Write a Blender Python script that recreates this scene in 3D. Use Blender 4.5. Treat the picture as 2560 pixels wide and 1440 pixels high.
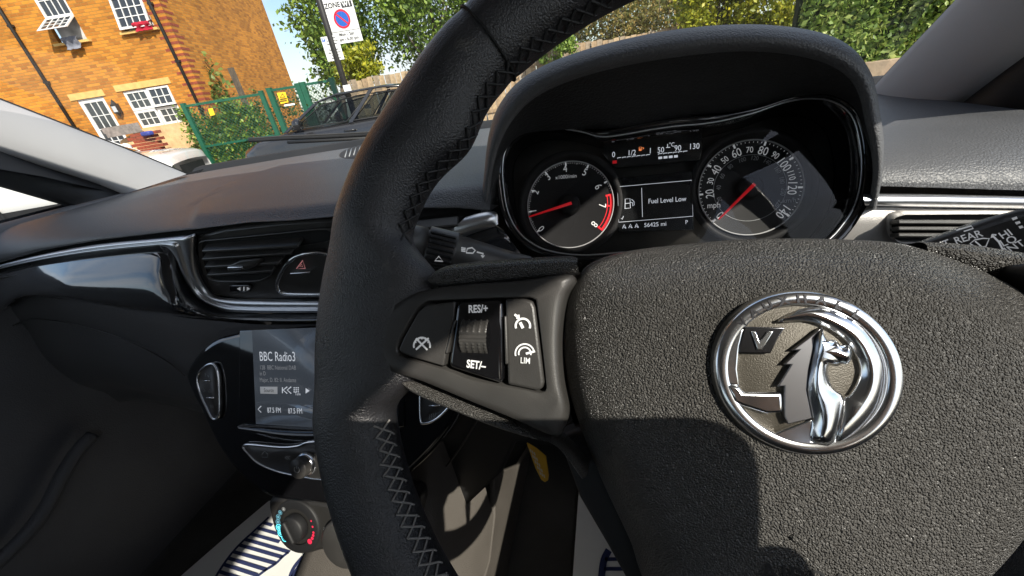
import bpy, bmesh, math, random
import numpy as np
from mathutils import Vector, Matrix
random.seed(7); rng = np.random.default_rng(7)
SC = bpy.context.scene
COL = SC.collection
for o in list(bpy.data.objects): bpy.data.objects.remove(o)

# ------------------------------------------------------------------ camera
F, CX, CY = 954.4, 1280.0, 720.0            # focal length in pixels of a 2560 px wide frame
YAW, PITCH, ROLL = -16.83, 28.09, -9.19
def _basis():
    a, p, r = map(math.radians, (YAW, PITCH, ROLL))
    f = np.array([math.sin(a)*math.cos(p), math.cos(a)*math.cos(p), -math.sin(p)])
    r0 = np.array([math.cos(a), -math.sin(a), 0.0]); u0 = np.cross(r0, f)
    return r0*math.cos(r)+u0*math.sin(r), -r0*math.sin(r)+u0*math.cos(r), f
RR, UU, FF = _basis()
cam = bpy.data.cameras.new('camera'); cam_o = bpy.data.objects.new('camera', cam); COL.objects.link(cam_o)
M = Matrix.Identity(4)
for i in range(3):
    M[i][0], M[i][1], M[i][2] = RR[i], UU[i], -FF[i]
cam_o.matrix_world = M
cam.sensor_width = 36; cam.lens = F/2560*36; cam.clip_start = .004; cam.clip_end = 2000
SC.camera = cam_o

# ------------------------------------------------------------------ sun, sky, exposure
SUN_AZ, SUN_EL = 130.0, 40.0                # clockwise from straight ahead of the car
S = Vector((math.sin(math.radians(SUN_AZ))*math.cos(math.radians(SUN_EL)),
            math.cos(math.radians(SUN_AZ))*math.cos(math.radians(SUN_EL)), math.sin(math.radians(SUN_EL))))
sl = bpy.data.lights.new('sun', 'SUN'); sl.energy = 4.6; sl.angle = math.radians(.55); sl.color = (1, .93, .82)
so = bpy.data.objects.new('sun', sl); COL.objects.link(so)
so.rotation_euler = S.to_track_quat('Z', 'Y').to_euler(); so.location = S*30
W = bpy.data.worlds.new('World'); SC.world = W; W.use_nodes = True
nt = W.node_tree; nt.nodes.clear()
sky = nt.nodes.new('ShaderNodeTexSky'); sky.sky_type = 'NISHITA'; sky.sun_disc = False
sky.sun_elevation = math.radians(SUN_EL); sky.sun_rotation = math.radians(SUN_AZ)
tc = nt.nodes.new('ShaderNodeTexCoord'); mp = nt.nodes.new('ShaderNodeMapping'); mp.inputs['Scale'].default_value = (1, 1, 2.4)
nz = nt.nodes.new('ShaderNodeTexNoise'); nz.inputs['Scale'].default_value = 2.6; nz.inputs['Detail'].default_value = 8; nz.inputs['Roughness'].default_value = .58
cr = nt.nodes.new('ShaderNodeValToRGB'); cr.color_ramp.elements[0].position = .42; cr.color_ramp.elements[1].position = .60
mx = nt.nodes.new('ShaderNodeMix'); mx.data_type = 'RGBA'; mx.inputs[7].default_value = (5.2, 5.35, 5.7, 1)
bg = nt.nodes.new('ShaderNodeBackground'); bg.inputs['Strength'].default_value = .135
wo = nt.nodes.new('ShaderNodeOutputWorld'); L = nt.links.new
L(tc.outputs['Generated'], mp.inputs['Vector']); L(mp.outputs[0], nz.inputs['Vector']); L(nz.outputs[0], cr.inputs[0])
ml = nt.nodes.new('ShaderNodeMath'); ml.operation = 'MULTIPLY'; ml.inputs[1].default_value = .85
L(cr.outputs[0], ml.inputs[0]); L(ml.outputs[0], mx.inputs[0]); L(sky.outputs[0], mx.inputs[6]); L(mx.outputs[2], bg.inputs[0]); L(bg.outputs[0], wo.inputs[0])
SC.view_settings.view_transform = 'Standard'; SC.view_settings.look = 'None'
SC.view_settings.exposure = .62; SC.view_settings.gamma = 1; SC.view_settings.use_curve_mapping = False
SC.cycles.max_bounces = 8; SC.cycles.transparent_max_bounces = 24
SC.cycles.use_denoising = True

# ------------------------------------------------------------------ pixel -> place helpers
def ray(px, py): return RR*(px-CX)/F - UU*(py-CY)/F + FF
def U(px, py, P0, N):
    d = ray(px, py); P0 = np.asarray(P0, float); N = np.asarray(N, float)
    return d*((P0@N)/(d@N))
def UY(px, py, y): return U(px, py, (0, y, 0), (0, 1, 0))
def UX(px, py, x): return U(px, py, (x, 0, 0), (1, 0, 0))
def UZ(px, py, z): return U(px, py, (0, 0, z), (0, 0, 1))
_rk, _na = math.radians(32.92), math.radians(-.576)
WN = np.array([math.cos(_rk)*math.sin(_na), -math.cos(_rk)*math.cos(_na), math.sin(_rk)])
WC = np.array([.0525, .1202, -.0985])
WU = np.array([1., 0, 0]); WU -= WN*(WU@WN); WU /= np.linalg.norm(WU); WV = np.cross(WN, WU)
if WV[2] < 0: WV = -WV
def UW(px, py, h=0.): return U(px, py, WC+WN*h, WN)                # on the steering wheel's plane
def w2(u, v, h=0.): return WC+WU*u+WV*v+WN*h
_yfx = [-1.2, -1.03, -.6, -.4, -.3, -.2, -.1, 0, .5]; _yfy = [.36, .353, .322, .306, .302, .312, .335, .35, .35]
def yfr(x): return float(np.interp(x, _yfx, _yfy))
def US(px, py, off=0.):                                             # on the dashboard's front face
    d = ray(px, py); y = .33
    for _ in range(40): y = .5*y + .5*(yfr(d[0]/d[1]*y)+off)
    return d*(y/d[1])

# ------------------------------------------------------------------ materials
MATS = {}
def mat(name, col=(.5,.5,.5), rough=.5, metal=0., bump=None, var=0., coat=0., spec=.5, emit=None, es=0., bs=0., vscale=8., sheen=0.):
    """bump: (kind, scale, distance)"""
    if name in MATS: return MATS[name]
    m = bpy.data.materials.new(name); m.use_nodes = True; MATS[name] = m
    t = m.node_tree; b = t.nodes['Principled BSDF']
    b.inputs['Base Color'].default_value = (*col, 1); b.inputs['Roughness'].default_value = rough
    b.inputs['Metallic'].default_value = metal; b.inputs['Specular IOR Level'].default_value = spec
    b.inputs['Coat Weight'].default_value = coat; b.inputs['Coat Roughness'].default_value = .03
    if emit: b.inputs['Emission Color'].default_value = (*emit, 1); b.inputs['Emission Strength'].default_value = es
    tcn = t.nodes.new('ShaderNodeTexCoord')
    if var:
        n = t.nodes.new('ShaderNodeTexNoise'); n.inputs['Scale'].default_value = vscale; n.inputs['Detail'].default_value = 7
        t.links.new(tcn.outputs['Object'], n.inputs['Vector'])
        r = t.nodes.new('ShaderNodeValToRGB'); r.color_ramp.elements[0].position = .3; r.color_ramp.elements[1].position = .7
        r.color_ramp.elements[0].color = (*[c*(1-var) for c in col], 1); r.color_ramp.elements[1].color = (*[min(1, c*(1+var)) for c in col], 1)
        t.links.new(n.outputs[0], r.inputs[0]); t.links.new(r.outputs[0], b.inputs['Base Color'])
        mm = t.nodes.new('ShaderNodeMapRange'); mm.inputs[3].default_value = max(.02, rough-.08); mm.inputs[4].default_value = min(1, rough+.1)
        t.links.new(n.outputs[0], mm.inputs[0]); t.links.new(mm.outputs[0], b.inputs['Roughness'])
    if bump:
        kind, sc, dist = bump
        if kind == 'v':
            n = t.nodes.new('ShaderNodeTexVoronoi'); n.feature = 'SMOOTH_F1'; n.inputs['Scale'].default_value = sc; n.inputs['Smoothness'].default_value = .35; out = n.outputs['Distance']
            inv = True
        else:
            n = t.nodes.new('ShaderNodeTexNoise'); n.inputs['Scale'].default_value = sc; n.inputs['Detail'].default_value = 4; out = n.outputs[0]; inv = False
        if kind == 'v':                                              # warp the cells so the grain is not regular
            w = t.nodes.new('ShaderNodeTexNoise'); w.inputs['Scale'].default_value = sc*.45; w.inputs['Detail'].default_value = 2
            a = t.nodes.new('ShaderNodeVectorMath'); a.operation = 'MULTIPLY_ADD'; a.inputs[1].default_value = (1.1/sc,)*3
            t.links.new(tcn.outputs['Object'], w.inputs['Vector']); t.links.new(w.outputs['Color'], a.inputs[0]); t.links.new(tcn.outputs['Object'], a.inputs[2])
            t.links.new(a.outputs[0], n.inputs['Vector'])
        else: t.links.new(tcn.outputs['Object'], n.inputs['Vector'])
        bp = t.nodes.new('ShaderNodeBump'); bp.invert = inv; bp.inputs['Distance'].default_value = dist; bp.inputs['Strength'].default_value = bs or .9
        t.links.new(out, bp.inputs['Height']); t.links.new(bp.outputs[0], b.inputs['Normal'])
    return m
def glass(name, tint=(1, 1, 1), refl=.9, rough=0.):
    if name in MATS: return MATS[name]
    m = bpy.data.materials.new(name); m.use_nodes = True; MATS[name] = m
    t = m.node_tree; t.nodes.clear()
    o = t.nodes.new('ShaderNodeOutputMaterial'); tr = t.nodes.new('ShaderNodeBsdfTransparent'); tr.inputs[0].default_value = (*tint, 1)
    g = t.nodes.new('ShaderNodeBsdfGlossy'); g.inputs['Roughness'].default_value = rough; fr = t.nodes.new('ShaderNodeFresnel'); fr.inputs[0].default_value = 1.45
    k = t.nodes.new('ShaderNodeMath'); k.operation = 'MULTIPLY'; k.inputs[1].default_value = refl
    mxs = t.nodes.new('ShaderNodeMixShader'); t.links.new(fr.outputs[0], k.inputs[0]); t.links.new(k.outputs[0], mxs.inputs[0])
    t.links.new(tr.outputs[0], mxs.inputs[1]); t.links.new(g.outputs[0], mxs.inputs[2]); t.links.new(mxs.outputs[0], o.inputs[0])
    return m
m_dash = mat('dash_grained_plastic', (.088, .090, .096), .43, bump=('v', 680, .0008), var=.12, bs=.6)
m_dashr = m_dash
m_low = mat('lower_panel_plastic', (.11, .11, .115), .5, bump=('v', 480, .0008), var=.15, bs=.5)
m_pad = mat('airbag_cover_grain', (.080, .076, .071), .28, bump=('v', 1750, .0012), var=.2, bs=1.)
m_leather = mat('rim_leather', (.024, .024, .027), .29, bump=('n', 1300, .0011), var=.5, vscale=30, bs=.6, spec=.8)
t_ = m_leather.node_tree; b_ = t_.nodes['Principled BSDF']; n_ = t_.nodes.new('ShaderNodeTexNoise'); n_.inputs['Scale'].default_value = 55; n_.inputs['Detail'].default_value = 9; n_.inputs['Roughness'].default_value = .7
r_ = t_.nodes.new('ShaderNodeValToRGB'); r_.color_ramp.elements[0].position = .60; r_.color_ramp.elements[1].position = .66
x_ = t_.nodes.new('ShaderNodeMix'); x_.data_type = 'RGBA'; x_.inputs[7].default_value = (.055, .053, .050, 1); tc2 = t_.nodes.new('ShaderNodeTexCoord'); old = b_.inputs['Base Color'].links[0].from_socket
t_.links.new(tc2.outputs['Object'], n_.inputs['Vector']); t_.links.new(n_.outputs[0], r_.inputs[0]); t_.links.new(r_.outputs[0], x_.inputs[0]); t_.links.new(old, x_.inputs[6]); t_.links.new(x_.outputs[2], b_.inputs['Base Color'])
m_satin = mat('satin_black_plastic', (.045, .043, .041), .38, bump=('n', 2500, .0002), var=.1, vscale=60, bs=.4)
m_gloss = mat('gloss_black_panel', (.006, .006, .007), .06, coat=1., spec=.6)
m_fascia = mat('gloss_grey_fascia', (.020, .021, .024), .10, coat=1., spec=.6, var=.25, vscale=70)
m_matt = mat('matt_black_plastic', (.010, .010, .011), .6, var=.15, bump=('n', 1500, .0002), bs=.3)
m_void = mat('deep_black', (.004, .004, .004), .8)
m_chrome = mat('chrome_trim', (.88, .89, .91), .18, 1.)
m_satchr = mat('satin_silver_trim', (.80, .81, .84), .33, 1., var=.04)
m_silver = mat('textured_silver_panel', (.48, .46, .44), .42, .45, bump=('n', 1600, .0006), bs=.5)
m_pillar = mat('grey_pillar_trim', (.37, .37, .38), .75, bump=('n', 1200, .0003), var=.05, bs=.4)
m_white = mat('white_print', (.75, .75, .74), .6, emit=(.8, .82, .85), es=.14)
m_dimw = mat('grey_print', (.30, .31, .32), .6)
m_lcd = mat('backlit_print', (.3, .3, .32), .5, emit=(.75, .8, .88), es=.40)
m_red = mat('red_print', (.7, .02, .03), .4, emit=(1, .02, .03), es=.12)
m_thread = mat('grey_thread', (.26, .25, .235), .8)
m_rubber = mat('black_rubber', (.012, .012, .012), .65, var=.2)
m_glass = glass('clear_glass', (.93, .95, .94), .85)
m_lens = glass('gauge_lens', (.97, .97, .97), .9)
m_carpet = mat('dark_carpet', (.055, .052, .048), .95, bump=('n', 700, .003), var=.3)
m_concarpet = mat('console_side_trim', (.085, .075, .065), .6, bump=('n', 900, .001), var=.15)
m_paper = mat('white_paper', (.80, .80, .78), .85, var=.06, bump=('n', 30, .002), bs=.3)
m_blue = mat('blue_ink', (.02, .03, .10), .8)

# ------------------------------------------------------------------ mesh helpers
def link(o, parent=None):
    COL.objects.link(o)
    if parent is not None:
        o.parent = parent
        if parent.type == 'EMPTY': o.matrix_parent_inverse = Matrix.Translation(-parent.location) if parent.rotation_euler.z == 0 else (Matrix.Translation(parent.location) @ Matrix.Rotation(parent.rotation_euler.z, 4, 'Z')).inverted()
    return o
def root(name, loc, label, cat, group=None, rz=0.):
    o = bpy.data.objects.new(name, None); o.empty_display_size = .1; COL.objects.link(o)
    o.location = Vector(loc); o.rotation_euler.z = rz; tag(o, label, cat, group); return o
def tag(o, label, cat, group=None, kind=None):
    if label: o['label'] = label
    if cat: o['category'] = cat
    if group: o['group'] = group
    if kind: o['kind'] = kind
    return o
def mo(name, vs, fs, m, parent=None, smooth=True, bevel=0., solid=0., sub=0, seg=2):
    me = bpy.data.meshes.new(name); me.from_pydata([tuple(map(float, v)) for v in vs], [], [tuple(f) for f in fs]); me.update()
    if m: me.materials.append(m)
    if smooth: me.polygons.foreach_set('use_smooth', [True]*len(me.polygons))
    o = link(bpy.data.objects.new(name, me), parent)
    if solid: md = o.modifiers.new('solid', 'SOLIDIFY'); md.thickness = solid; md.offset = -1
    if bevel: md = o.modifiers.new('bevel', 'BEVEL'); md.width = bevel; md.segments = seg; md.limit_method = 'ANGLE'; md.angle_limit = math.radians(40); md.harden_normals = False
    if sub: md = o.modifiers.new('sub', 'SUBSURF'); md.levels = md.render_levels = sub
    if smooth and (bevel or solid):
        try: me.set_sharp_from_angle(angle=math.radians(50))
        except Exception: pass
    return o
class MB:
    def __init__(s): s.v = []; s.f = []
    def add(s, vs, fs):
        k = len(s.v); s.v += [tuple(map(float, v)) for v in vs]; s.f += [tuple(i+k for i in f) for f in fs]; return s
    def box(s, c, half, ax=None):
        c = np.asarray(c, float); A = np.eye(3) if ax is None else np.asarray(ax, float)
        vs = [c+A[0]*half[0]*i+A[1]*half[1]*j+A[2]*half[2]*k for i in (-1, 1) for j in (-1, 1) for k in (-1, 1)]
        return s.add(vs, [(0, 1, 3, 2), (4, 6, 7, 5), (0, 4, 5, 1), (2, 3, 7, 6), (0, 2, 6, 4), (1, 5, 7, 3)])
    def bx(s, x0, x1, y0, y1, z0, z1): return s.box(((x0+x1)/2, (y0+y1)/2, (z0+z1)/2), (abs(x1-x0)/2, abs(y1-y0)/2, abs(z1-z0)/2))
    def tube(s, pts, r, n=10, closed=False, cap=True):
        pts = [np.asarray(p, float) for p in pts]; N = len(pts); rs = r if hasattr(r, '__len__') else [r]*N; k0 = len(s.v); ref = None
        for i, p in enumerate(pts):
            t = pts[(i+1) % N]-pts[i-1] if closed else pts[min(i+1, N-1)]-pts[max(i-1, 0)]
            t /= (np.linalg.norm(t)+1e-12)
            if ref is None: ref = np.cross(t, [0, 0, 1.]) if abs(t[2]) < .9 else np.cross(t, [1., 0, 0])
            a = ref-t*(ref@t); a /= (np.linalg.norm(a)+1e-12); b = np.cross(t, a); ref = a
            for j in range(n):
                q = 2*math.pi*j/n; s.v.append(tuple(p+rs[i]*(a*math.cos(q)+b*math.sin(q))))
        for i in range(N if closed else N-1):
            i2 = (i+1) % N
            for j in range(n): s.f.append((k0+i*n+j, k0+i*n+(j+1) % n, k0+i2*n+(j+1) % n, k0+i2*n+j))
        if cap and not closed:
            s.f.append(tuple(k0+j for j in range(n))[::-1]); s.f.append(tuple(k0+(N-1)*n+j for j in range(n)))
        return s
    def disc(s, c, a, b, r0, r1=None, n=48, th=0., t0=0., t1=2*math.pi):
        """flat disc (r0) or ring (r0..r1) spanned by axes a,b"""
        c, a, b = (np.asarray(q, float) for q in (c, a, b)); full = abs(t1-t0-2*math.pi) < 1e-6; k = n if full else n+1
        ang = [t0+(t1-t0)*i/n for i in range(k)]
        if r1 is None: return s.add([c+r0*(a*math.cos(q)+b*math.sin(q)) for q in ang], [tuple(range(k))])
        vs = [c+rr*(a*math.cos(q)+b*math.sin(q)) for q in ang for rr in (r0, r1)]
        return s.add(vs, [(2*i, 2*i+1, 2*((i+1) % k)+1, 2*((i+1) % k)) for i in range(n)])
    def lathe(s, c, a, b, w, prof, n=48):
        """revolve prof [(r,h)...] about axis w"""
        c, a, b, w = (np.asarray(q, float) for q in (c, a, b, w)); k0 = len(s.v); m_ = len(prof)
        for i in range(n):
            q = 2*math.pi*i/n
            for r_, h in prof: s.v.append(tuple(c+r_*(a*math.cos(q)+b*math.sin(q))+w*h))
        for i in range(n):
            i2 = (i+1) % n
            for j in range(m_-1): s.f.append((k0+i*m_+j, k0+i2*m_+j, k0+i2*m_+j+1, k0+i*m_+j+1))
        return s
    def prism(s, pts, nrm, th):
        """polygon pts (front) extruded back by th against nrm"""
        pts = [np.asarray(p, float) for p in pts]; nrm = np.asarray(nrm, float); N = len(pts)
        area = sum((np.cross(pts[i]-pts[0], pts[(i+1) % N]-pts[0]) for i in range(N)), np.zeros(3))
        if area@nrm < 0: pts = pts[::-1]
        vs = pts+[p-nrm*th for p in pts]
        return s.add(vs, [tuple(range(N)), tuple(range(2*N-1, N-1, -1))]+[(i, i+N, (i+1) % N+N, (i+1) % N) for i in range(N)])
    def grid(s, rows, closed=False):
        k = len(s.v); n = len(rows[0])
        for r_ in rows: s.v += [tuple(map(float, p)) for p in r_]
        for i in range(len(rows)-1):
            for j in range(n if closed else n-1):
                j2 = (j+1) % n; s.f.append((k+i*n+j, k+i*n+j2, k+(i+1)*n+j2, k+(i+1)*n+j))
        return s
    def text(s, body, pos, right, up, size, sx=1., align='CENTER', off=0.):
        cu = bpy.data.curves.new('t', 'FONT'); cu.body = body; cu.size = size; cu.align_x = align; cu.align_y = 'CENTER'; cu.resolution_u = 3; cu.offset = off
        ob = bpy.data.objects.new('t', cu); me = bpy.data.meshes.new_from_object(ob)
        right = np.asarray(right, float); up = np.asarray(up, float); pos = np.asarray(pos, float)
        s.add([pos+right*v.co.x*sx+up*v.co.y for v in me.vertices], [tuple(p.vertices) for p in me.polygons])
        bpy.data.objects.remove(ob); bpy.data.curves.remove(cu); bpy.data.meshes.remove(me); return s
    def line(s, pts, wd, nrm, closed=False):
        """flat ribbon along pts in the plane with normal nrm"""
        pts = [np.asarray(p, float) for p in pts]; N = len(pts); vs = []
        for i, p in enumerate(pts):
            t = pts[(i+1) % N]-pts[i-1] if closed else pts[min(i+1, N-1)]-pts[max(i-1, 0)]
            q = np.cross(nrm, t); q /= (np.linalg.norm(q)+1e-12); vs += [p-q*wd/2, p+q*wd/2]
        return s.add(vs, [(2*i, 2*((i+1) % N), 2*((i+1) % N)+1, 2*i+1) for i in range(N if closed else N-1)])
    def o(s, name, m, parent=None, **k): return mo(name, s.v, s.f, m, parent, **k)
def smooth(pts, n=8, closed=False):
    """Catmull-Rom"""
    P = [np.asarray(p, float) for p in pts]; N = len(P); out = []
    for i in range(N if closed else N-1):
        p0 = P[i-1] if (closed or i > 0) else 2*P[0]-P[1]; p1 = P[i]; p2 = P[(i+1) % N]; p3 = P[(i+2) % N] if (closed or i+2 < N) else 2*P[-1]-P[-2]
        for k in range(n):
            t = k/n; out.append(.5*((2*p1)+(-p0+p2)*t+(2*p0-5*p1+4*p2-p3)*t*t+(-p0+3*p1-3*p2+p3)*t**3))
    if not closed: out.append(P[-1])
    return out
def resample(pts, n):
    P = np.array([np.asarray(p, float) for p in pts]); d = np.r_[0, np.cumsum(np.linalg.norm(np.diff(P, axis=0), axis=1))]; t = np.linspace(0, d[-1], n)
    return [np.array([np.interp(q, d, P[:, k]) for k in range(P.shape[1])]) for q in t]
def px(pts, fn, *a, n=0, closed=False):
    """pixel outline -> places on a surface; n>0 smooths the outline"""
    P = [np.array(p, float) for p in pts]
    if n: P = smooth(P, n, closed)
    return [fn(p[0], p[1], *a) for p in P]
def sst(x): x = min(1, max(0, x)); return x*x*(3-2*x)
# ================================================================== OUR CAR
GZ = lambda x, y: -1.05-.02*y
car = root('car', (-.31, .1, GZ(0, .1)), 'dark right-hand-drive hatchback seen from the driver seat, cabin with steering wheel and dashboard', 'car')
CXC = -.31                                    # centre line of the car

# ---- upper dashboard pad
_l2 = px([(-120, 690), (0, 655), (100, 626), (250, 600), (420, 580), (490, 573), (620, 556), (800, 545), (1060, 520), (1150, 520), (1230, 528)], US)
_r2 = px([(2200, 465), (2560, 476), (2700, 480)], US)
_zx = [p[0] for p in _l2+_r2]; _zz = [p[2] for p in _l2+_r2]
crease = px([(470, 590), (490, 545), (520, 503), (620, 455), (760, 410), (880, 380), (960, 360)], UZ, -.094)
cy = [p[1] for p in crease]; cx_ = [p[0] for p in crease]
def dash_pt(x, k):
    dx = (x-CXC)/.7; yf = .95-.17*dx*dx; y0 = yfr(x); zf = float(np.interp(x, _zx, _zz)); zt = -.089-.010*max(0, abs(dx)-.72)/.3
    w = .085
    if k <= 1: y = yf+(y0+w-yf)*k; z = -.089+(zt+.004+.089)*k-.010*k*k*0
    else:
        a = (k-1)*math.pi/2; y = y0+w*(1-math.sin(a)); z = zt+.004-(zt+.004-zf)*(1-math.cos(a))
    xc = float(np.interp(y, cy, cx_)) if y < .93 else 9
    z += .007*sst((x-xc)/.018)*sst((y-y0)/.02)*sst((.93-y)/.1)*(1 if x < .1 else 0)
    return np.array([x, y, z])
xs = np.linspace(-1.06, .385, 150); ks = list(np.linspace(0, 1, 16))+list(np.linspace(1, 2, 14)[1:])
rows = [[dash_pt(x, k) for x in xs] for k in ks]
rows.append([p+np.array([0, .03, -.004]) for p in rows[-1]])           # lip turned under
_dm = MB().grid(rows); _dm.f = [f for f in _dm.f if not all(-.118 < _dm.v[i][0] < .208 and _dm.v[i][1] < .56 for i in f)]
dash = _dm.o('dashboard', m_dash, car)
dash['label'] = 'grained charcoal upper dashboard under the windscreen'
# speaker / demister grille on the dash top
g = MB(); gl = px([(850, 392), (853, 380), (880, 368), (930, 355), (1010, 340), (1030, 345), (1000, 372), (930, 390), (880, 397)], UZ, -.0795, n=5, closed=True)
g.prism(gl, (0, 0, 1), .004).o('speaker_grille', m_matt, dash, bevel=.001)
gb = MB()
for k in range(14):
    a = UZ(868+k*11, 374-k*2.6, -.079); b_ = UZ(862+k*11, 394-k*3.2, -.079); gb.tube([a, b_], .0012, 5)
gb.o('grille_bar', m_dimw, dash)

# ---- instrument visor (binnacle hood)
vis_out = [(1195, 560), (1205, 440), (1215, 340), (1240, 262), (1300, 192), (1400, 140), (1550, 95), (1700, 66), (1850, 54), (1980, 60), (2080, 80), (2140, 112), (2178, 155), (2196, 205), (2206, 265), (2215, 345), (2205, 440), (2190, 520)]
vis_lip = [(1212, 570), (1222, 460), (1240, 372), (1275, 300), (1330, 240), (1425, 190), (1560, 150), (1720, 124), (1860, 113), (1970, 120), (2060, 140), (2115, 168), (2148, 205), (2163, 250), (2172, 300), (2186, 365), (2190, 440), (2178, 520)]
vis_mid = [(1225, 580), (1236, 470), (1252, 392), (1290, 330), (1345, 285), (1430, 262), (1560, 240), (1720, 213), (1860, 201), (1960, 203), (2040, 215), (2090, 232), (2125, 255), (2145, 285), (2160, 330), (2178, 385), (2186, 450), (2172, 520)]
vis_in = [(1240, 590), (1243, 480), (1250, 420), (1268, 370), (1310, 335), (1400, 325), (1560, 318), (1700, 292), (1860, 275), (1960, 248), (2050, 236), (2100, 245), (2140, 272), (2160, 310), (2172, 360), (2182, 410), (2183, 460), (2165, 520)]
nv = 90
cl_n = np.array([0, -.90, .436]); cl_n /= np.linalg.norm(cl_n); CL0 = np.array([-.039, .372, -.1135])      # instrument face plane
def UC(px_, py_, h=0.): return U(px_, py_, CL0+cl_n*h, cl_n)
o1 = resample(px(vis_out, UY, .352, n=6), nv); o0 = resample(px(vis_lip, UY, .336, n=6), nv); om = resample(px(vis_mid, UY, .368, n=6), nv); oi = resample(px(vis_in, UC, .012, n=6), nv)
lipA = [a*.35+b*.65+np.array([0, -.006, 0]) for a, b in zip(o1, o0)]
bk = []
for k, p in enumerate(o1):
    q = p.copy(); q[1] += .035; q[2] += .002; bk.append(q)
bk2 = [np.array([p[0]*.96+.04*.09, .58, min(p[2]-.028, -.0745) if p[2] > -.09 else p[2]]) for p in o1]
bk3 = [np.array([p[0]*.93+.07*.09, .74, -.098]) for p in o1]
lipB = [o+np.array([0, .004, 0])+(l-o)*.15 for o, l in zip(o0, om)]
vsr = MB().grid([bk3, bk2, bk, o1, lipA, o0, lipB]).o('instrument_visor', m_dash, car, sub=1)
MB().grid([lipB, om, oi]).o('shaded_visor_lining', mat('shaded_visor_lining', (.007, .007, .008), .6, bump=('v', 480, .0006)), vsr)  # near-black colour puts the recess shade into the visor's inner faces

# ---- instrument cluster
cfr = [(1240, 470), (1238, 410), (1250, 362), (1290, 326), (1350, 311), (1430, 318), (1485, 330), (1540, 322), (1620, 303), (1700, 292), (1800, 287), (1900, 268), (1985, 241), (2055, 232), (2115, 243), (2158, 278), (2179, 340), (2185, 420), (2172, 500), (2140, 560), (2080, 620), (1960, 660), (1800, 660), (1640, 650), (1560, 648), (1460, 652), (1390, 645), (1330, 627), (1282, 590), (1252, 535)]
CU = np.array([1., 0, 0]); CV = np.cross(cl_n, CU); CV = CV if CV[2] > 0 else -CV
co = px(cfr, UC, .012, n=4, closed=True); cc = sum(co)/len(co)
def shrink(P, k, h): return [p+(cc-p)*k/np.linalg.norm(cc-p)+cl_n*h for p in P]
face = MB(); face.prism(shrink(co, .004, -.040), cl_n, .004)
clus = face.o('instrument_cluster', m_matt, car); clus['label'] = 'instrument cluster with two round dials and centre display'
MB().grid([co+[co[0]], [p for p in shrink(co, .002, .002)]+[shrink(co, .002, .002)[0]], (lambda q: q+[q[0]])(shrink(co, .007, -.002)), (lambda q: q+[q[0]])(shrink(co, .0085, -.040))]).o('cluster_bezel', m_gloss, clus)
ci = shrink(co, .0075, -.001); MB().tube(ci, .0007, 6, closed=True).o('bezel_ring', m_satchr, clus)
mlens = MB(); mlens.add(shrink(co, .0072, -.0045), [tuple(range(len(co)))]); mlens.o('gauge_lens', m_lens, clus)
m_face = mat('gauge_face_black', (.008, .008, .009), .6, var=.1, spec=.3)
m_fsil = mat('gauge_surround_grey', (.06, .058, .055), .38, .3, bump=('n', 1400, .0003))
# light grey sculpted surround
D0 = -.018
MB().prism(shrink(co, .010, -.037), cl_n, .003).o('gauge_surround', m_fsil, clus)
def dial(cpx, edge, name):
    c = UC(*cpx, D0+.0); e = [UC(*q, D0) for q in edge]; r_ = sum(np.linalg.norm(q-c) for q in e)/len(e)
    bowl = MB().lathe(c, CU, CV, cl_n, [(r_+.010, .001), (r_+.006, .0035), (r_+.003, .0015), (r_+.0015, -.004), (r_-.0005, -.0045), (0.0001, -.0045)], 72)
    ob = bowl.o(name, m_face, clus)
    rg = MB().lathe(c, CU, CV, cl_n, [(r_+.0004, -.003), (r_+.0002, -.0018), (r_-.0006, -.0018), (r_-.0008, -.003)], 96); return c, r_, ob, rg
tc_, tr_, tob, trg = dial((1423, 511), [(1313, 510), (1532, 510), (1415, 402), (1430, 617)], 'tachometer_dial')
sc_, sr_, sob, srg = dial((1877, 468), [(1748, 478), (2006, 462), (1880, 352), (1990, 550)], 'speedometer_dial')
m_ring = mat('dial_ring_grey', (.45, .45, .46), .4); trg.o('dial_ring', m_ring, clus); srg.o('dial_ring', m_ring, clus)
H = -.0040
def on(c, p, h=H):                                                        # pixel -> dial face
    return UC(p[0], p[1], D0+h)
def num(mb, c, p, s, size, sx=.8, upright=False):
    q = on(c, p); up = q-c; up -= cl_n*(up@cl_n); up /= np.linalg.norm(up)
    if upright: up = CV*.996-CU*.05*0
    rt = np.cross(up, cl_n); mb.text(s, q, rt, up, size, sx)
def tick(mb, c, r_, p, ln, wd):
    q = on(c, p); d = q-c; d -= cl_n*(d@cl_n); d /= np.linalg.norm(d); t_ = np.cross(d, cl_n)
    a = c+d*(r_-.0006)+cl_n*H; b = c+d*(r_-ln)+cl_n*H; mb.add([a-t_*wd/2, a+t_*wd/2, b+t_*wd/2, b-t_*wd/2], [(0, 1, 2, 3)])
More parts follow.
